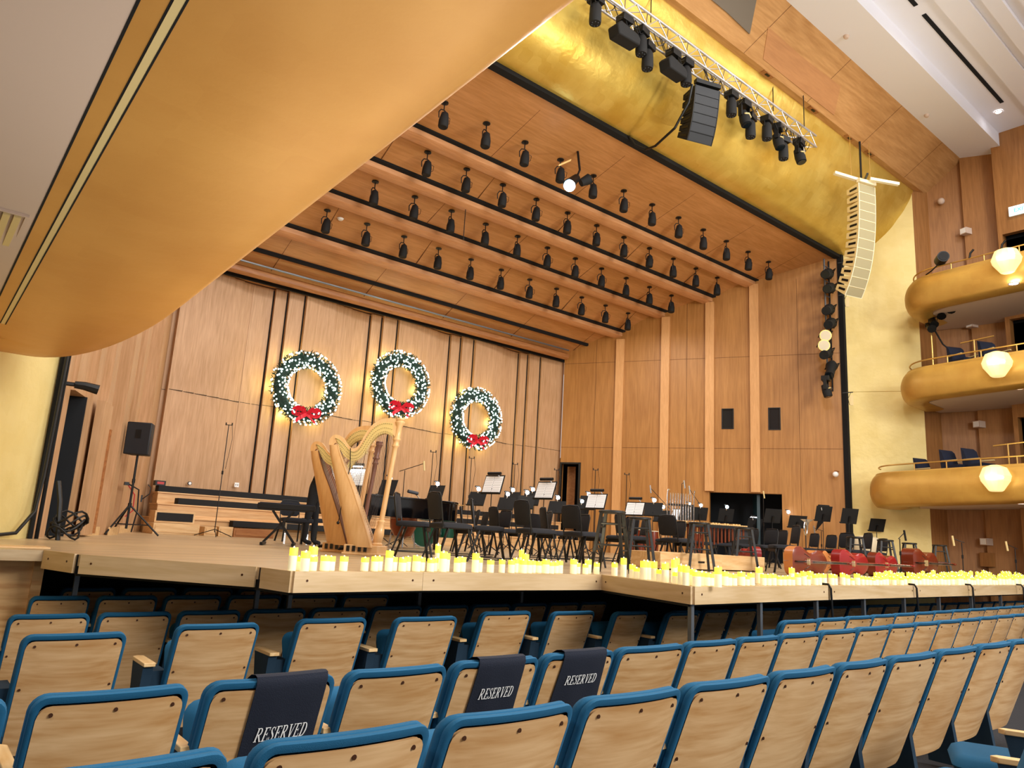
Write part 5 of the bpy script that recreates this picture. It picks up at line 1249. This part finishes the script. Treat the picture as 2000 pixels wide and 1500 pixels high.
# --- wreaths
leafm = MB()
def wreath(label, x, z, y=19.95):
    t = thing('christmas_wreath', label, 'wreath', (x, y, z), 0, 'lit wreaths on the back wall')
    Rr, rr = .82, .235
    m = MB()
    for k in range(2600):
        a = R.uniform(0, 2*PI); b = R.uniform(0, 2*PI); q = rr*R.uniform(.5, 1.0)
        c = Vector(((Rr+q*math.cos(b))*math.cos(a), -.55*q*math.sin(b)*1.2, (Rr+q*math.cos(b))*math.sin(a)))
        o_ = Vector((math.cos(b)*math.cos(a), -math.sin(b)*.8, math.cos(b)*math.sin(a)))+Vector((R.uniform(-.7, .7), R.uniform(-.7, .2), R.uniform(-.7, .7))); o_.normalize()
        w = o_.cross(Vector((R.random(), R.random(), R.random()))).normalized()*.011; L_ = R.uniform(.05, .11)
        m.mat(k % 2).add([c-w, c+w, c+o_*L_*.6+w*.9, c+o_*L_, c+o_*L_*.6-w*.9], [(0, 1, 2, 3, 4)])
    m.tube([(Rr*math.cos(a*PI/24), 0, Rr*math.sin(a*PI/24)) for a in range(48)], rr*.62, 10, True)
    m.build('fir_ring', ['leaf', 'leafd'], t, smooth=0)
    b0 = MB().ball((0, 0, 0), .023, 6, 5).build('bulb', 'bulb', t); pos = []
    rest = MB()
    for k in range(330):
        a = 2*PI*(k+R.random())/330; b = R.uniform(.0, PI); q = rr*1.08
        bow_ = abs(a-1.5*PI) < .28
        c = Vector(((Rr+q*math.cos(b))*math.cos(a), -.66*q*math.sin(b)-.02, (Rr+q*math.cos(b))*math.sin(a)))
        if bow_ and -c.y > .0 and c.z > -Rr-.10: continue
        if k % 33 < 11:
            if len(pos) == 0: b0.location = c
            else:
                o = b0.copy(); COL.objects.link(o); o.parent = t; o.location = c
            pos.append(c)
        else: rest.ball(c, .023, 6, 5)
    o = rest.build('bulb_string', 'bulb', t); o['kind'] = 'stuff'
    bw_ = thing('ribbon_bow', 'x', 'bow'); bpy.data.objects.remove(bw_)
    zb_ = -Rr+.05
    m = MB()
    for s in (-1, 1):
        for q in range(4):
            ph = s*(.08+.06*q)
            pts = [Vector((0, -.16, zb_)), Vector((ph*1.0, -.22, zb_+.10+.05*(q % 2))), Vector((ph*1.7, -.2, zb_+.04)), Vector((ph*1.2, -.16, zb_-.05)), Vector((0, -.15, zb_))]
            cp = cat([tuple(v) for v in pts], 4)
            vs = []; 
            for c in cp: vs += [Vector(c)+Vector((0, -.03, .045)), Vector(c)+Vector((0, .03, -.045))]
            m.add(vs, [(2*i, 2*i+2, 2*i+3, 2*i+1) for i in range(len(cp)-1)])
    m.build('bow_loops', 'ribbon', t, smooth=60)
    for s in (-1, 1):
        m = MB(); cp = cat([(0, -.17, zb_-.02), (s*.12, -.2, zb_-.10), (s*.2, -.17, zb_-.16), (s*.30, -.2, zb_-.24)], 4); vs = []
        for i, c in enumerate(cp): vs += [Vector(c)+Vector((-.02, 0, .05)), Vector(c)+Vector((.02, 0, -.05))]
        m.add(vs, [(2*i, 2*i+2, 2*i+3, 2*i+1) for i in range(len(cp)-1)]); m.build('bow_tail', 'ribbon', t, smooth=60)
    for k in range(6):
        a = k*PI/3; l = bpy.data.lights.new('wreath_glow', 'POINT'); l.energy = 14; l.color = (1, .86, .35); l.shadow_soft_size = .05
        o = bpy.data.objects.new('wreath_glow', l); COL.objects.link(o); o.location = (x+(Rr+.08)*math.cos(a), y+.17, z+(Rr+.08)*math.sin(a))
wreath('large lit green wreath with red bow, leftmost of the three on the back wall', 8.56, 4.22)
wreath('lit green wreath with red bow, highest and middle of the three', 11.62, 4.86)
wreath('lit green wreath with red bow, rightmost and lowest of the three', 14.66, 4.2)
# --- ceiling can lights
def make_can():
    t = thing('can_light', 'x', 'light')
    MB().lathe([(.001, 0), (.09, 0), (.09, -.02), (.03, -.04), (.001, -.04)], 14, cap=False).build('ceiling_mount', 'black', t)
    MB().cyl((0, 0, -.03), (0, 0, -.2), .014, 6).build('stem', 'black', t)
    MB().tube([(-.12, 0, -.42), (-.13, 0, -.28), (-.08, 0, -.2), (0, 0, -.19), (.06, 0, -.22)], .014, 6).build('yoke', 'black', t)
    m = MB().at(TR(.02, 0, -.42, 0, .0, .08)); m.lathe([(.03, .20), (.08, .16), (.10, .06), (.115, -.02), (.115, -.18), (.10, -.2), (.001, -.19)], 14, cap=False); m.build('can_body', 'blackmatte', t, smooth=40)
    MB().tube([(.1, 0, -.3), (.19, .02, -.32), (.17, 0, -.46), (.1, 0, -.5)], .007, 5).build('cable', 'black', t)
    return t
can = make_can(); first = True
rowsC = [(12.95, 9.25, 11, 1.202, -1), (14.48, 8.63, 11, 1.191, 0), (15.9, 8.02, 11, 1.184, 0), (17.36, 7.46, 11, 1.178, 0)]
rn = ['frontmost', 'second', 'third', 'rearmost']
for r_, (y, x0, n, dx, ex) in enumerate(rowsC):
    sg = segs[r_]; z = sg[1]+(sg[3]-sg[1])*(y-sg[0]-(.3 if r_ else 0))/(sg[2]-sg[0]-(.3 if r_ else 0))
    for k in range(ex, n):
        lab = f'black can light in the {rn[r_]} ceiling row of the stage, {nth(k-ex)} from the left'
        x = x0+dx*k; rz = R.uniform(-.5, .5)
        if first: can.location = (x, y, z); can['label'] = lab; can['group'] = 'black can lights on the stage ceiling'; first = False
        else: dup(can, (x, y, z), rz, lab, 'black can lights on the stage ceiling')
q = at(1108, 362, y=12.4); zc_ = 9.95
t = thing('moving_spotlight', 'bluish-white glaring spotlight with its bracket under the front stage ceiling bay', 'light', (q.x, q.y, q.z))
m = MB(); m.tube([(.35, .05, .35), (.12, .0, .12), (0, -.05, 0)], [.1, .13, .15], 12); m.build('housing', 'black', t); MB().cyl((-.0, -.07, -.03), (-.03, -.12, -.07), .14, 16).build('lit_lens', 'lampcool', t)
MB().tube([(.35, .05, .35), (.45, .05, .6), (.4, .1, 10.02-q.z)], .03, 6).build('bracket', 'black', t); m = MB(); m.tube([(.55, .1, .3), (.75, 0, .45)], [.1, .14], 12); m.build('side_housing', 'blackmatte', t); MB().add([(-.3, 0, .45), (.1, 0, .75), (.1, .02, .70), (-.3, .02, .4)], [(0, 1, 2, 3)]).build('barn_door', 'xylo', t)
for i, (px, py, y) in enumerate(((907, 440, 15.25), (1100, 520, 16.75), (985, 550, 18.15))):
    p = at(px, py, y=y); MBo = MB().cyl((0, 0, -.35), (0, 0, .45), .012, 6).cyl((0, 0, -.4), (0, 0, -.35), .02, 6).build('hanging_microphone', 'black'); MBo.location = p; tag(MBo, ['thin wire microphone hanging between the second and third ceiling rows', 'thin wire microphone hanging near the middle of the third ceiling row', 'thin hanging microphone below the rearmost ceiling row'][i], 'microphone')
p = at(666, 447, y=17.3); t = thing('smoke_detector', 'white round smoke detector on the stage ceiling near the balcony edge', 'detector', (p.x, 17.4, 8.42)); MB().lathe([(.001, -.05), (.06, -.045), (.09, 0), (.001, .02)], 14, cap=False).build('dome', 'white', t)
# --- lighting truss
TY, TZ = 9.5, 11.46
t = thing('lighting_truss', 'silver box truss hanging before the gold header', 'truss', (8.6, TY, TZ)); TL = 9.2
for a in (-.17, .17):
    for b in (-.17, .17): MB().tube([(0, a, b), (TL, a, b)], .028, 8).build('chord', 'alu', t)
nseg = 26
for side in range(4):
    m = MB()
    for k in range(nseg):
        x0, x1 = TL*k/nseg, TL*(k+1)/nseg; s = 1 if k % 2 else -1
        A, B = {0: ((x0, -.17, s*.17), (x1, -.17, -s*.17)), 1: ((x0, .17, s*.17), (x1, .17, -s*.17)), 2: ((x0, s*.17, -.17), (x1, -s*.17, -.17)), 3: ((x0, s*.17, .17), (x1, -s*.17, .17))}[side]
        m.tube([A, B], .012, 5)
    m.build('lattice', 'alu', t)
m = MB()
for k in range(30):
    x = R.uniform(.3, TL-.3); m.tube([(x, -.1, -.15), (x+.1, -.15, -.38-R.random()*.15), (x+.3, -.12, -.3), (x+.4, -.1, -.15)], .010, 5)
m.build('cables', 'black', t)
for i, (px, top) in enumerate(((1319/1., 140), (1553, 250))):
    x = at(px if i else 1315, 200, y=9.5).x
for i, (x, lab) in enumerate(((at(1271, 40, y=TY).x, 'left'), (at(1510, 200, y=TY).x, 'middle'), (at(1552, 180, y=TY).x, 'right'))):
    o = MB().cyl((0, 0, 0), (0, 0, 1.6 if i < 2 else 3.2), .012, 6).build('hoist_cable', 'black'); o.location = (x, TY if i < 2 else 9.25, TZ+.18 if i < 2 else TZ+.1); tag(o, f'thin vertical hoist wire above the lighting truss, {lab} of three', 'wire', 'hoist wires above the truss')
def mover(kind):
    t = thing('stage_spotlight', 'x', 'light')
    MB().box(-.15, .15, -.12, .12, -.16, 0).build('base', 'black', t, bevel=.01)
    if kind == 0:
        for s in (-.17, .17): MB().bar((s, 0, -.12), (s, 0, -.45), .04, .1).build('yoke_arm', 'black', t)
        m = MB(); m.tube([(0, .05, -.28), (0, -.02, -.5), (0, -.06, -.66)], [.1, .14, .13], 14); m.build('head', 'blackmatte', t); MB().cyl((0, -.06, -.66), (0, -.065, -.68), .11, 14).build('lens', 'glass', t)
        MB().tube([(-.13, -.1, -.42), (0, -.13, -.38), (.13, -.1, -.42)], .02, 6).build('trim_band', 'cream', t)
    elif kind == 1:
        for s in (-.11, .11): MB().bar((s, 0, -.1), (s, 0, -.38), .04, .08).build('yoke_arm', 'black', t)
        m = MB(); m.prism([(-.30, -.62), (-.36, -.4), (-.25, -.28), (.28, -.34), (.36, -.42), (.34, -.58)], -.15, .15, axis=1); m.build('head', 'blackmatte', t, bevel=.03)
    else:
        m = MB(); m.tube([(0, 0, -.14), (0, 0, -.25), (0, 0, -.55), (0, 0, -.62)], [.06, .12, .13, .12], 12); m.build('head', 'blackmatte', t); MB().tube([(-.14, 0, -.3), (-.14, 0, -.1), (.14, 0, -.1), (.14, 0, -.3)], .014, 6).build('yoke', 'black', t)
        m = MB()
        for a in range(6): m.ball((.07*math.cos(a), .07*math.sin(a), -.625), .016, 6, 5)
        m.build('lens_cluster', 'grey', t)
    return t
protos = [mover(0), mover(1), mover(2)]; used = [0, 0, 0]
for i, (px, py, k, dz) in enumerate(((1160, 14, 2, 0), (1217, 32, 1, 0), (1250, 56, 2, 0), (1262, 78, 2, -.25), (1312, 88, 1, 0), (1337, 108, 2, 0), (1425, 184, 2, 0), (1450, 196, 0, 0), (1462, 222, 2, -.25), (1494, 228, 2, 0), (1515, 240, 0, 0), (1526, 265, 2, -.25), (1557, 280, 0, 0))):
    x = at(px, py, y=TY).x; lab = f'black stage spotlight hanging from the lighting truss, {nth(i)} from the left'
    loc = (x, TY-.05, TZ-.2+dz)
    if not used[k]: protos[k].location = loc; protos[k]['label'] = lab; protos[k]['group'] = 'spotlights on the truss'; used[k] = 1
    else: dup(protos[k], loc, R.uniform(-.4, .4), lab, 'spotlights on the truss')
# --- line arrays
def array(label, top, n, w, h, dep, curve, c_side, c_front, c_edge, rz, name='line_array', start=0.):
    t = thing(name, label, 'speaker', top, rz)
    p = Vector((0, 0, -.15)); a = start
    MB().box(-w*.5, w*.5, -.06, .06, -.12, -.02).build('top_frame', c_edge, t)
    for k in range(n):
        X = Matrix.Translation(p) @ Matrix.Rotation(a, 4, 'X')
        m = MB().at(X); m.prism([(0, -.0), (0, -h), (dep, -h*.78), (dep, -h*.2)], -w/2, w/2, axis=0); o = m.build('cabinet', c_side, t)
        m = MB().at(X); m.box(-w/2+.02, w/2-.02, -.012, 0, -h+.014, -.014); m.build('grille', c_front, o)
        m = MB().at(X); m.box(-w/2-.004, -w/2+.012, -.016, .01, -h, 0); m.box(w/2-.012, w/2+.004, -.016, .01, -h, 0); m.box(-w/2, w/2, -.014, .004, -h, -h+.012); m.build('edge_trim', c_edge, o)
        m = MB().at(X); m.box(-w/2-.006, -w/2+.0, dep*.15, dep*.75, -h*.62, -h*.38); m.build('side_handle', 'black', o)
        p = X @ Vector((0, 0, -h)); a += curve*(.25+1.5*(k/n)**1.5)
    return t
q = at(1692, 352, y=8.9)
la = array('long curved cream line array of speakers hanging before the gold header at right', (q.x, q.y, q.z), 12, .62, .272, .42, .068, 'cream', 'creamgrille', 'creamlight', -.3)
la2 = thing('rigging_bar', 'pale rigging bars on top of the cream line array', 'bar', (q.x, q.y, q.z))
MB().bar((-.75, .55, .15), (-.05, .12, -.0), .1, .08).build('bar', 'creamlight', la2); MB().bar((.0, -.1, .0), (.62, -.62, -.12), .1, .08).build('bar', 'creamlight', la2); MB().bar((-.35, -.2, .0), (.3, .25, .05), .05, .05).build('bar', 'black', la2)
for i, (px, yy, mt, r) in enumerate(((1663, 9.2, 'brass', .008), (1682, 9.25, 'black', .03), (1700, 9.1, 'brass', .008))):
    p = at(px, 352 if i != 1 else 350, y=yy); zt = {0: 12.35, 1: 12.4, 2: 12.4}[i]
    o = MB().cyl((0, 0, 0), (0, 0, zt-p.z), r, 6).build('hoist_cable', mt); o.location = p; tag(o, ['thin wire left above the cream line array', 'thick black cable above the cream line array', 'thin wire right above the cream line array'][i], 'wire')
for i, (px, py) in enumerate(((1315+190, 143), (1591, 214), (1659, 270), (1700, 300))):
    p = at(px, py, z=12.4); t = thing('ceiling_hatch', f'small rigging hatch in the wooden soffit above the gold header, {nth(i)} from the left', 'hatch', (p.x, min(max(p.y, 9.36), 9.44), 12.415), 0, 'rigging hatches in the soffit'); MB().box(-.22, .22, -.06, .06, -.02, .0).build('plate', 'brownbox', t); MB().box(-.08, .08, -.03, .03, -.03, -.02).build('opening', 'ebony', t)
q = at(1382, 160, y=9.3)
array('black curved line array of speakers hanging in the middle of the truss', (q.x, q.y, q.z), 6, .66, .215, .5, .13, 'blackmatte', 'navybox', 'black', -.35, start=.12)
o = MB().tube([at(1352, 165, y=9.4), at(1345, 200, y=9.5), at(1318, 250, y=9.9), at(1280, 285, y=10.6), at(1262, 292, y=11.1), at(1240, 283, y=11.3), at(1228, 266, y=11.4)], .03, 8).build('drooping_cable', 'black'); tag(o, 'thick black cable drooping from the black line array to the ceiling edge', 'cable')
# --- side lighting ladder
t = thing('light_ladder', 'dark vertical lighting ladder at the right edge of the stage opening', 'ladder', (23.0, 11.75, 0))
for dx in (0, -.3): MB().tube([(dx, 0, 5.6), (dx, 0, 10.1)], .03, 8).build('rail', 'steel' if dx else 'black', t)
for k in range(9): MB().tube([(-.0, 0, 5.7+k*.52), (-.35, 0, 5.7+k*.52)], .02, 6).build('rung', 'steel', t)
def side_light(label, px, py, d, L_=.55, mt='black'):
    p = at(px+6, py, y=11.55); t = thing('theatre_spotlight', label, 'light', p, 0, 'side lights on the lighting ladder'); t.scale = (1.45,)*3; d = Vector(d).normalized()
    if mt == 'black':
        MB().tube([d*-.28, d*-.12, d*-.02, d*.22, d*.25, d*.34], [.07, .13, .11, .075, .10, .10], 12).build('housing', 'blackmatte', t); MB().cyl(d*.34, d*.345, .085, 12).build('lens', 'glass', t)
    else: MB().tube([d*-.12, d*.0, d*.12], [.05, .09, .13], 14).build('housing', mt, t); MB().cyl(d*.12, d*.125, .11, 14).build('lens', 'drumskin', t)
    MB().tube([(0, .14, 0), (.1, .14, .12), (.32, .1, .15), (.1, -.14, .12), (0, -.14, 0)], .013, 6).build('yoke', 'black', t)
    MB().tube([(.15, 0, .1), (.25, .05, -.05), (.3, .1, .1)], .01, 5).build('cable', 'black', t)
for i, (px, py) in enumerate(((1610, 535), (1614, 563), (1612, 605), (1616, 632), (1608, 690), (1617, 720))):
    side_light(f'long black side light on the lighting ladder, {nth(i)} from the top', px, py, (-.9, -.3, -.35 if i < 5 else -.8))
side_light('upper small yellow par light on the lighting ladder', 1604, 657, (-.7, -.6, -.1), mt='yellow'); side_light('lower small yellow par light on the lighting ladder', 1601, 676, (-.7, -.6, -.1), mt='yellow')
p = at(1613, 742, y=11.5); dup(protos[0], (p.x, p.y, p.z+.12), .3, 'black moving-head light at the bottom of the lighting ladder', 'side lights on the lighting ladder')
for i, (px, py) in enumerate(((1652, 512), (1654, 575), (1662, 766))):
    p = at(px, py, y=10.95); t = thing('wire_bracket', f'small hanging wire bracket beside the gold wall, {["upper", "middle", "lowest"][i]} of three', 'bracket', p, -.9, 'wire brackets beside the gold wall')
    MB().tube([(-.25, 0, -.03), (.06, 0, .0)], .015, 6).build('arm', 'black', t); MB().box(-.04, .06, -.01, .01, -.42, -.1).build('plate', 'cream', t); MB().tube([(0, 0, 0), (-.09, 0, -.2), (-.06, 0, -.4), (.02, 0, -.42)], .008, 5).build('wire', 'ebony', t)
p = rws(9.35, .22); zq = at(1634, 927, pl=(rws(9.35, .12).to_3d(), RN.to_3d())).z
t = thing('dome_camera', 'small white dome camera low on the right stage wall by the corner post', 'camera', (p.x, p.y, zq)); MB().ball((0, 0, 0), .09, 12, 8).build('dome', 'white', t); MB().box(-.05, .2, -.02, .02, .09, .12).build('bracket', 'brownbox', t)
p = lws(.35, .12); t = thing('side_light', 'small black light on a horizontal arm at the left edge of the stage opening', 'light', (p.x, p.y, at(125, 748, y=p.y).z), math.atan2(LDv.y, LDv.x)-1.3)
MB().tube([(-.3, 0, 0), (.05, 0, 0)], .03, 6).build('arm', 'black', t); MB().tube([(0, 0, 0), (.12, 0, .0), (.3, 0, -.03)], [.05, .06, .07], 8).build('housing', 'black', t)
# cable bundle at the left
b = at(60, 1050, z=0)
o = MB().tube([(1.46, 11.35, 2.6), (1.44, 11.3, 1.4), (1.42, 11.2, .8), (1.38, 11.1, .35), (1.2, 10.9, .08), (.8, 10.5, .03), (.2, 9.9, .03)], .022, 8).build('cable_bundle', 'black'); tag(o, 'thick black cable bundle running down the left edge onto the stage floor', 'cable')
m = MB()
for k in range(5): m.tube([(1.75+.18*math.cos(a*PI/8)+.02*k, 11.2+.14*math.sin(a*PI/8), .1+.05*k+.08*math.sin(a*PI/4+k)) for a in range(16)], .014, 6, True)
m.tube([(1.7, 11.2, .0), (1.65, 11.2, .5), (1.6, 11.25, .75)], .03, 6); tag(m.build('cable_coil', 'black'), 'tangled black cable coil on the floor at the left corner of the stage', 'cable')
# stage floor cables
for i in range(12):
    x, y = R.uniform(6, 12), R.uniform(8.8, 12); P = [(x, y, .012)]
    for k in range(5): x += R.uniform(-.1, .6); y += R.uniform(-.35, .35); P.append((x, y, .012))
    tag(MB().tube(cat(P, 4), .009, 5).build('floor_cable', 'black'), 'thin black cable lying loose on the stage floor among the chairs', 'cable', 'loose cables on the stage floor')
for i, (px, lab) in enumerate(((1615, 'first'), (1783, 'second'), (1893, 'third'), (1992, 'fourth'))):
    s_ = at(px, 1144, z=.0); P = [(s_.x, s_.y+.06, .018), (s_.x, s_.y-.02, .018), (s_.x, s_.y-.05, -.03), (s_.x+.01, s_.y-.05, -.18), (s_.x+.03, s_.y-.05, -.5), (s_.x+.05, s_.y, -1.2)]
    tag(MB().tube(P, .014, 8).build('hanging_cable', 'black'), f'black cable hanging over the stage lip at right, {lab} from the left', 'cable', 'cables hanging over the lip')
# --- candles along the lip
def make_candle(r=.034, h=.16):
    t = thing('led_candle', 'x', 'candle')
    n = 14; vs = []
    m = MB(); m.lathe([(r*.98, 0), (r, .004), (r, .100)], n, cap=False); m.add([(0, 0, 0)], []); m.build('wax_body', 'wax', t, smooth=60)
    m = MB(); top = []
    for k in range(n):
        a = 2*PI*k/n; top.append((r*math.cos(a), r*math.sin(a), h-.004-.012*(.5+.5*math.sin(a+1))*(.6+.4*math.sin(3*a))))
    m.add([(r*math.cos(2*PI*k/n), r*math.sin(2*PI*k/n), .100) for k in range(n)]+top+[(x*.75, y*.75, z-.012) for x, y, z in top]+[(0, 0, h-.03)],
          [(k, (k+1) % n, n+(k+1) % n, n+k) for k in range(n)]+[(n+k, n+(k+1) % n, 2*n+(k+1) % n, 2*n+k) for k in range(n)]+[(2*n+k, 2*n+(k+1) % n, 3*n) for k in range(n)])
    m.build('glowing_top', 'waxlit', t, smooth=60)
    MB().tube([(0, 0, h-.03), (0, 0, h-.01), (0, 0, h+.004)], [.004, .008, .002], 6).build('flame_tip', 'flame', t)
    return t
candle = make_candle(); cn = [0]; SEC = {}
def lip_pt(px, back):
    """point on the stage a little behind the lip where the sight line at column px crosses"""
    best = None
    for k, (a, b, _, _) in enumerate(lips):
        a = Vector(a); b = Vector(b); d = (b-a).normalized(); nn = Vector((-d.y, d.x)); a2 = a+nn*back; b2 = b+nn*back
        r_ = ray(px, 1130); r2 = Vector((r_.x, r_.y)); den = r2.x*(b2-a2).y-r2.y*(b2-a2).x
        if abs(den) < 1e-6: continue
        t = (a2.x*(b2-a2).y-a2.y*(b2-a2).x)/den; s = (a2.x*r2.y-a2.y*r2.x)/den
        if t > 0 and -.02 <= s <= 1.02 and (best is None or t < best[0]): best = (t, r2*t, k)
    return best
PLC = []
def put_candle(px, ytop, back=.07):
    b = lip_pt(px, back)
    if b is None: return
    P = b[1]; dist = P.length
    for q in PLC:
        dd = Vector((q[0]-P.x, q[1]-P.y))
        if dd.length < .07: P = P*(1+.075/dist); dist = P.length
    # height from the top pixel
    top = at(px, ytop, pl=(P.to_3d(), Vector((P.x, P.y, 0)).normalized())).z
    PLC.append((P.x, P.y, max(.09, min(.34, top)), px, b[2]))
Z5 = [(1622, 52, .05), (1656, 104, .06), (1692, 74, .1), (1732, 46, .3), (1736, 106, .06), (1805, 100, .06), (1836, 104, .08), (1910, 104, .06)]
for a, b_, k in Z5: put_candle(a/2.857, 1050+b_/2.857, k)
Z6 = [(28, 110), (84, 103), (108, 103), (163, 70), (188, 108), (240, 112), (268, 106), (318, 100), (345, 110), (398, 116), (422, 114), (432, 35, .5), (466, 76), (486, 84), (482, 106), (546, 112), (572, 108), (648, 85), (670, 110), (733, 125), (797, 122), (850, 125), (876, 115), (903, 65, .4), (926, 90, .2), (916, 125), (948, 127), (970, 127), (1003, 132), (1043, 122), (1072, 135), (1097, 135), (1120, 128), (1198, 120), (1220, 142),
      (1265, 148), (1280, 122, .15), (1298, 95, .35), (1328, 140), (1336, 108, .3), (1370, 147), (1428, 140), (1478, 112), (1528, 150), (1552, 167), (1592, 128), (1612, 128), (1650, 132), (1683, 178), (1712, 140), (1760, 120, .4), (1776, 113, .4), (1772, 192), (1800, 150, .2), (1828, 155, .1), (1805, 192), (1862, 175), (1885, 185), (1915, 190), (1940, 195), (1965, 200)]
for q in Z6: put_candle(700+q[0]/2.857, 1050+q[1]/2.857, q[2] if len(q) > 2 else .07)
Z7 = [(175, 45), (205, 45), (230, 60), (250, 58), (293, 20, .3), (282, 50), (330, 45), (350, 56), (378, 60), (423, 48), (450, 70), (477, 55), (522, 22, .3), (545, 60), (572, 62), (600, 60), (632, 72), (655, 72), (682, 70), (705, 25, .3), (705, 75), (738, 55), (770, 45), (790, 72), (808, 45, .2), (835, 62), (856, 58), (882, 60), (925, 60), (945, 64), (988, 55), (1012, 65), (1040, 85), (1068, 58), (1095, 72), (1117, 76), (1135, 78), (1155, 84)]
for q in Z7: put_candle(1300+q[0]/2.857, 1100+q[1]/2.857, q[2] if len(q) > 2 else .07)
x = 1172
while x < 2000:
    put_candle(1300+x/2.857, 1100+R.uniform(66, 82)/2.857, R.uniform(.05, .15)); 
    if R.random() < .8: put_candle(1300+(x+6)/2.857, 1100+R.uniform(50, 66)/2.857, R.uniform(.3, .5))
    if R.random() < .45: put_candle(1300+(x+3)/2.857, 1100+R.uniform(38, 52)/2.857, R.uniform(.7, 1.)) if x > 1150 else None
    x += R.uniform(17, 24)*(1 if x < 1600 else .85)
PLC.sort(key=lambda c: (c[4], c[3]))
secname = {2: 'on the left side board of the corner', 3: 'on the lip board right of the corner', 4: 'on the lip board left of the notch', 5: 'on the slanting notch board', 6: 'on the board before the forward corner post', 7: 'between the first two hanging cables', 8: 'between the second and third hanging cables', 9: 'between the third and fourth hanging cables', 10: 'beyond the fourth hanging cable'}
cnt = {}; ff = True
for x, y, h, px, sec in PLC:
    k = cnt.get(sec, 0); cnt[sec] = k+1
    size = 'tall' if h > .19 else ('short' if h < .125 else 'medium')
    lab = f'{size} lit candle {secname.get(sec, "at the far right of the lip")}, {nth(k)} from the left'
    sc_ = (R.uniform(.95, 1.2),)*2+(h/.16,)
    if h > .24: sc_ = (.85, .85, h/.16)
    if ff: candle.location = (x, y, 0.0045); candle['label'] = lab; candle['group'] = 'lit candles along the stage lip'; candle.scale = sc_; ff = False
    else: dup(candle, (x, y, 0.0045), R.uniform(0, 6), lab, 'lit candles along the stage lip', scale=sc_)

# ================================================================== CAMERA, LIGHT, VIEW
cam = bpy.data.cameras.new('camera'); co = bpy.data.objects.new('camera', cam); COL.objects.link(co)
cam.sensor_width = 36; cam.lens = FPX/2000*36; cam.clip_end = 200; cam.clip_start = .05
mw = Matrix.Identity(4)
for i, r_ in enumerate((CX, CY, CZ)):
    mw[i][0] = r_.x; mw[i][1] = -r_.y; mw[i][2] = -r_.z
mw.translation = (0, 0, EYE); co.matrix_world = mw
bpy.context.scene.camera = co
def area(name, loc, rot, sx, sy, e, col):
    l = bpy.data.lights.new(name, 'AREA'); l.shape = 'RECTANGLE'; l.size = sx; l.size_y = sy; l.energy = e; l.color = col
    o = bpy.data.objects.new(name, l); COL.objects.link(o); o.location = loc; o.rotation_euler = rot; return o
def spot(name, loc, target, e, ang=60, size=.3, col=(1, .93, .82), blend=.6):
    l = bpy.data.lights.new(name, 'SPOT'); l.energy = e; l.spot_size = math.radians(ang); l.spot_blend = blend; l.shadow_soft_size = size; l.color = col
    o = bpy.data.objects.new(name, l); COL.objects.link(o); o.location = loc
    o.rotation_euler = (Vector(target)-Vector(loc)).to_track_quat('-Z', 'Y').to_euler(); return o
def point(name, loc, e, col=(1, 1, 1), size=.05):
    l = bpy.data.lights.new(name, 'POINT'); l.energy = e; l.color = col; l.shadow_soft_size = size
    o = bpy.data.objects.new(name, l); COL.objects.link(o); o.location = loc; return o
WARM = (1, .96, .9)
# stage work lights hung between the ceiling bays, house downlights in the auditorium ceiling
for xx in (7, 12, 17):
    area('stage_work_light', (xx, 15.2, 7.95), (0, 0, 0), 4, 2.2, 160, WARM)
for xx in (3, 9, 15, 21):
    for yy in (3.6, -1.5):
        area('house_light', (xx, yy, 13.3), (0, 0, 0), 2, 2, 330, WARM)
# bridge lights above the auditorium aiming at the stage shell
for xx, tx in ((5, 7), (12, 12), (19, 16)):
    spot('bridge_light', (xx, 2, 12.6), (tx, 20, 3.5), 850, 75, .6, WARM)
spot('bridge_light', (6, 3, 9), (24, 10.5, 5), 1200, 50, .5, WARM)
spot('front_of_stage_light', (11, 11, 8.6), (1.9, 3.6, 2.8), 1100, 42, .3, (1, .95, .85))
spot('bridge_light', (14, 4, 4), (14, 10.6, 11.5), 1000, 100, .4, (1, .92, .72))
for yl, zl in ((6.9, 2.55), (6.66, 5.56), (6.25, 8.36), (3, 2.7), (3, 5.7), (-1, 2.9), (-1, 5.9)):
    point('crystal_lamp_light', (21.4, yl, zl), 25, (1, .88, .62), .25)
for xx, yy in ((3.2, 6.4), (5.5, 6.5), (8, 5.2), (12, 5.3)):
    area('candle_row_fill', (xx, yy, .24), (PI, 0, 0), 2.2, .3, 34, (1, .86, .55))  # upward fill added above the candle row, brighter than the candles themselves
def aim(o, tgt): o.rotation_euler = (Vector(tgt)-o.location).to_track_quat('-Z', 'Y').to_euler()
aim(area('rear_fill', (9, -10, 7), (0, 0, 0), 7, 4, 2500, WARM), (7, 5, -.5))  # big soft fill added behind the camera for the seat backs, no fixture there
for yy in (-5, -2, 1.2, 4.2):
    area('balcony_downlight', (-.6, yy, 2.25), (0, 0, 0), .5, .5, 45, WARM)
for xx, yy in ((2.6, 1.2), (3.5, 4.4), (1.2, 3.2), (5.6, 2.2)):
    area('seat_area_fill', (xx, yy, -.2), (PI, 0, 0), 1.4, 1.4, 33, (1, .93, .82))  # added fill without lamps, brightens the near balcony underside from below
w = bpy.data.worlds.new('world'); bpy.context.scene.world = w; w.use_nodes = True
w.node_tree.nodes['Background'].inputs[0].default_value = (1, .97, .93, 1); w.node_tree.nodes['Background'].inputs[1].default_value = .8
sc = bpy.context.scene
sc.view_settings.view_transform = 'Standard'; sc.view_settings.look = 'None'; sc.view_settings.gamma = 1; sc.view_settings.exposure = 0
sc.view_settings.use_curve_mapping = False
sc.cycles.use_denoising = True
sc.cycles.max_bounces = 6
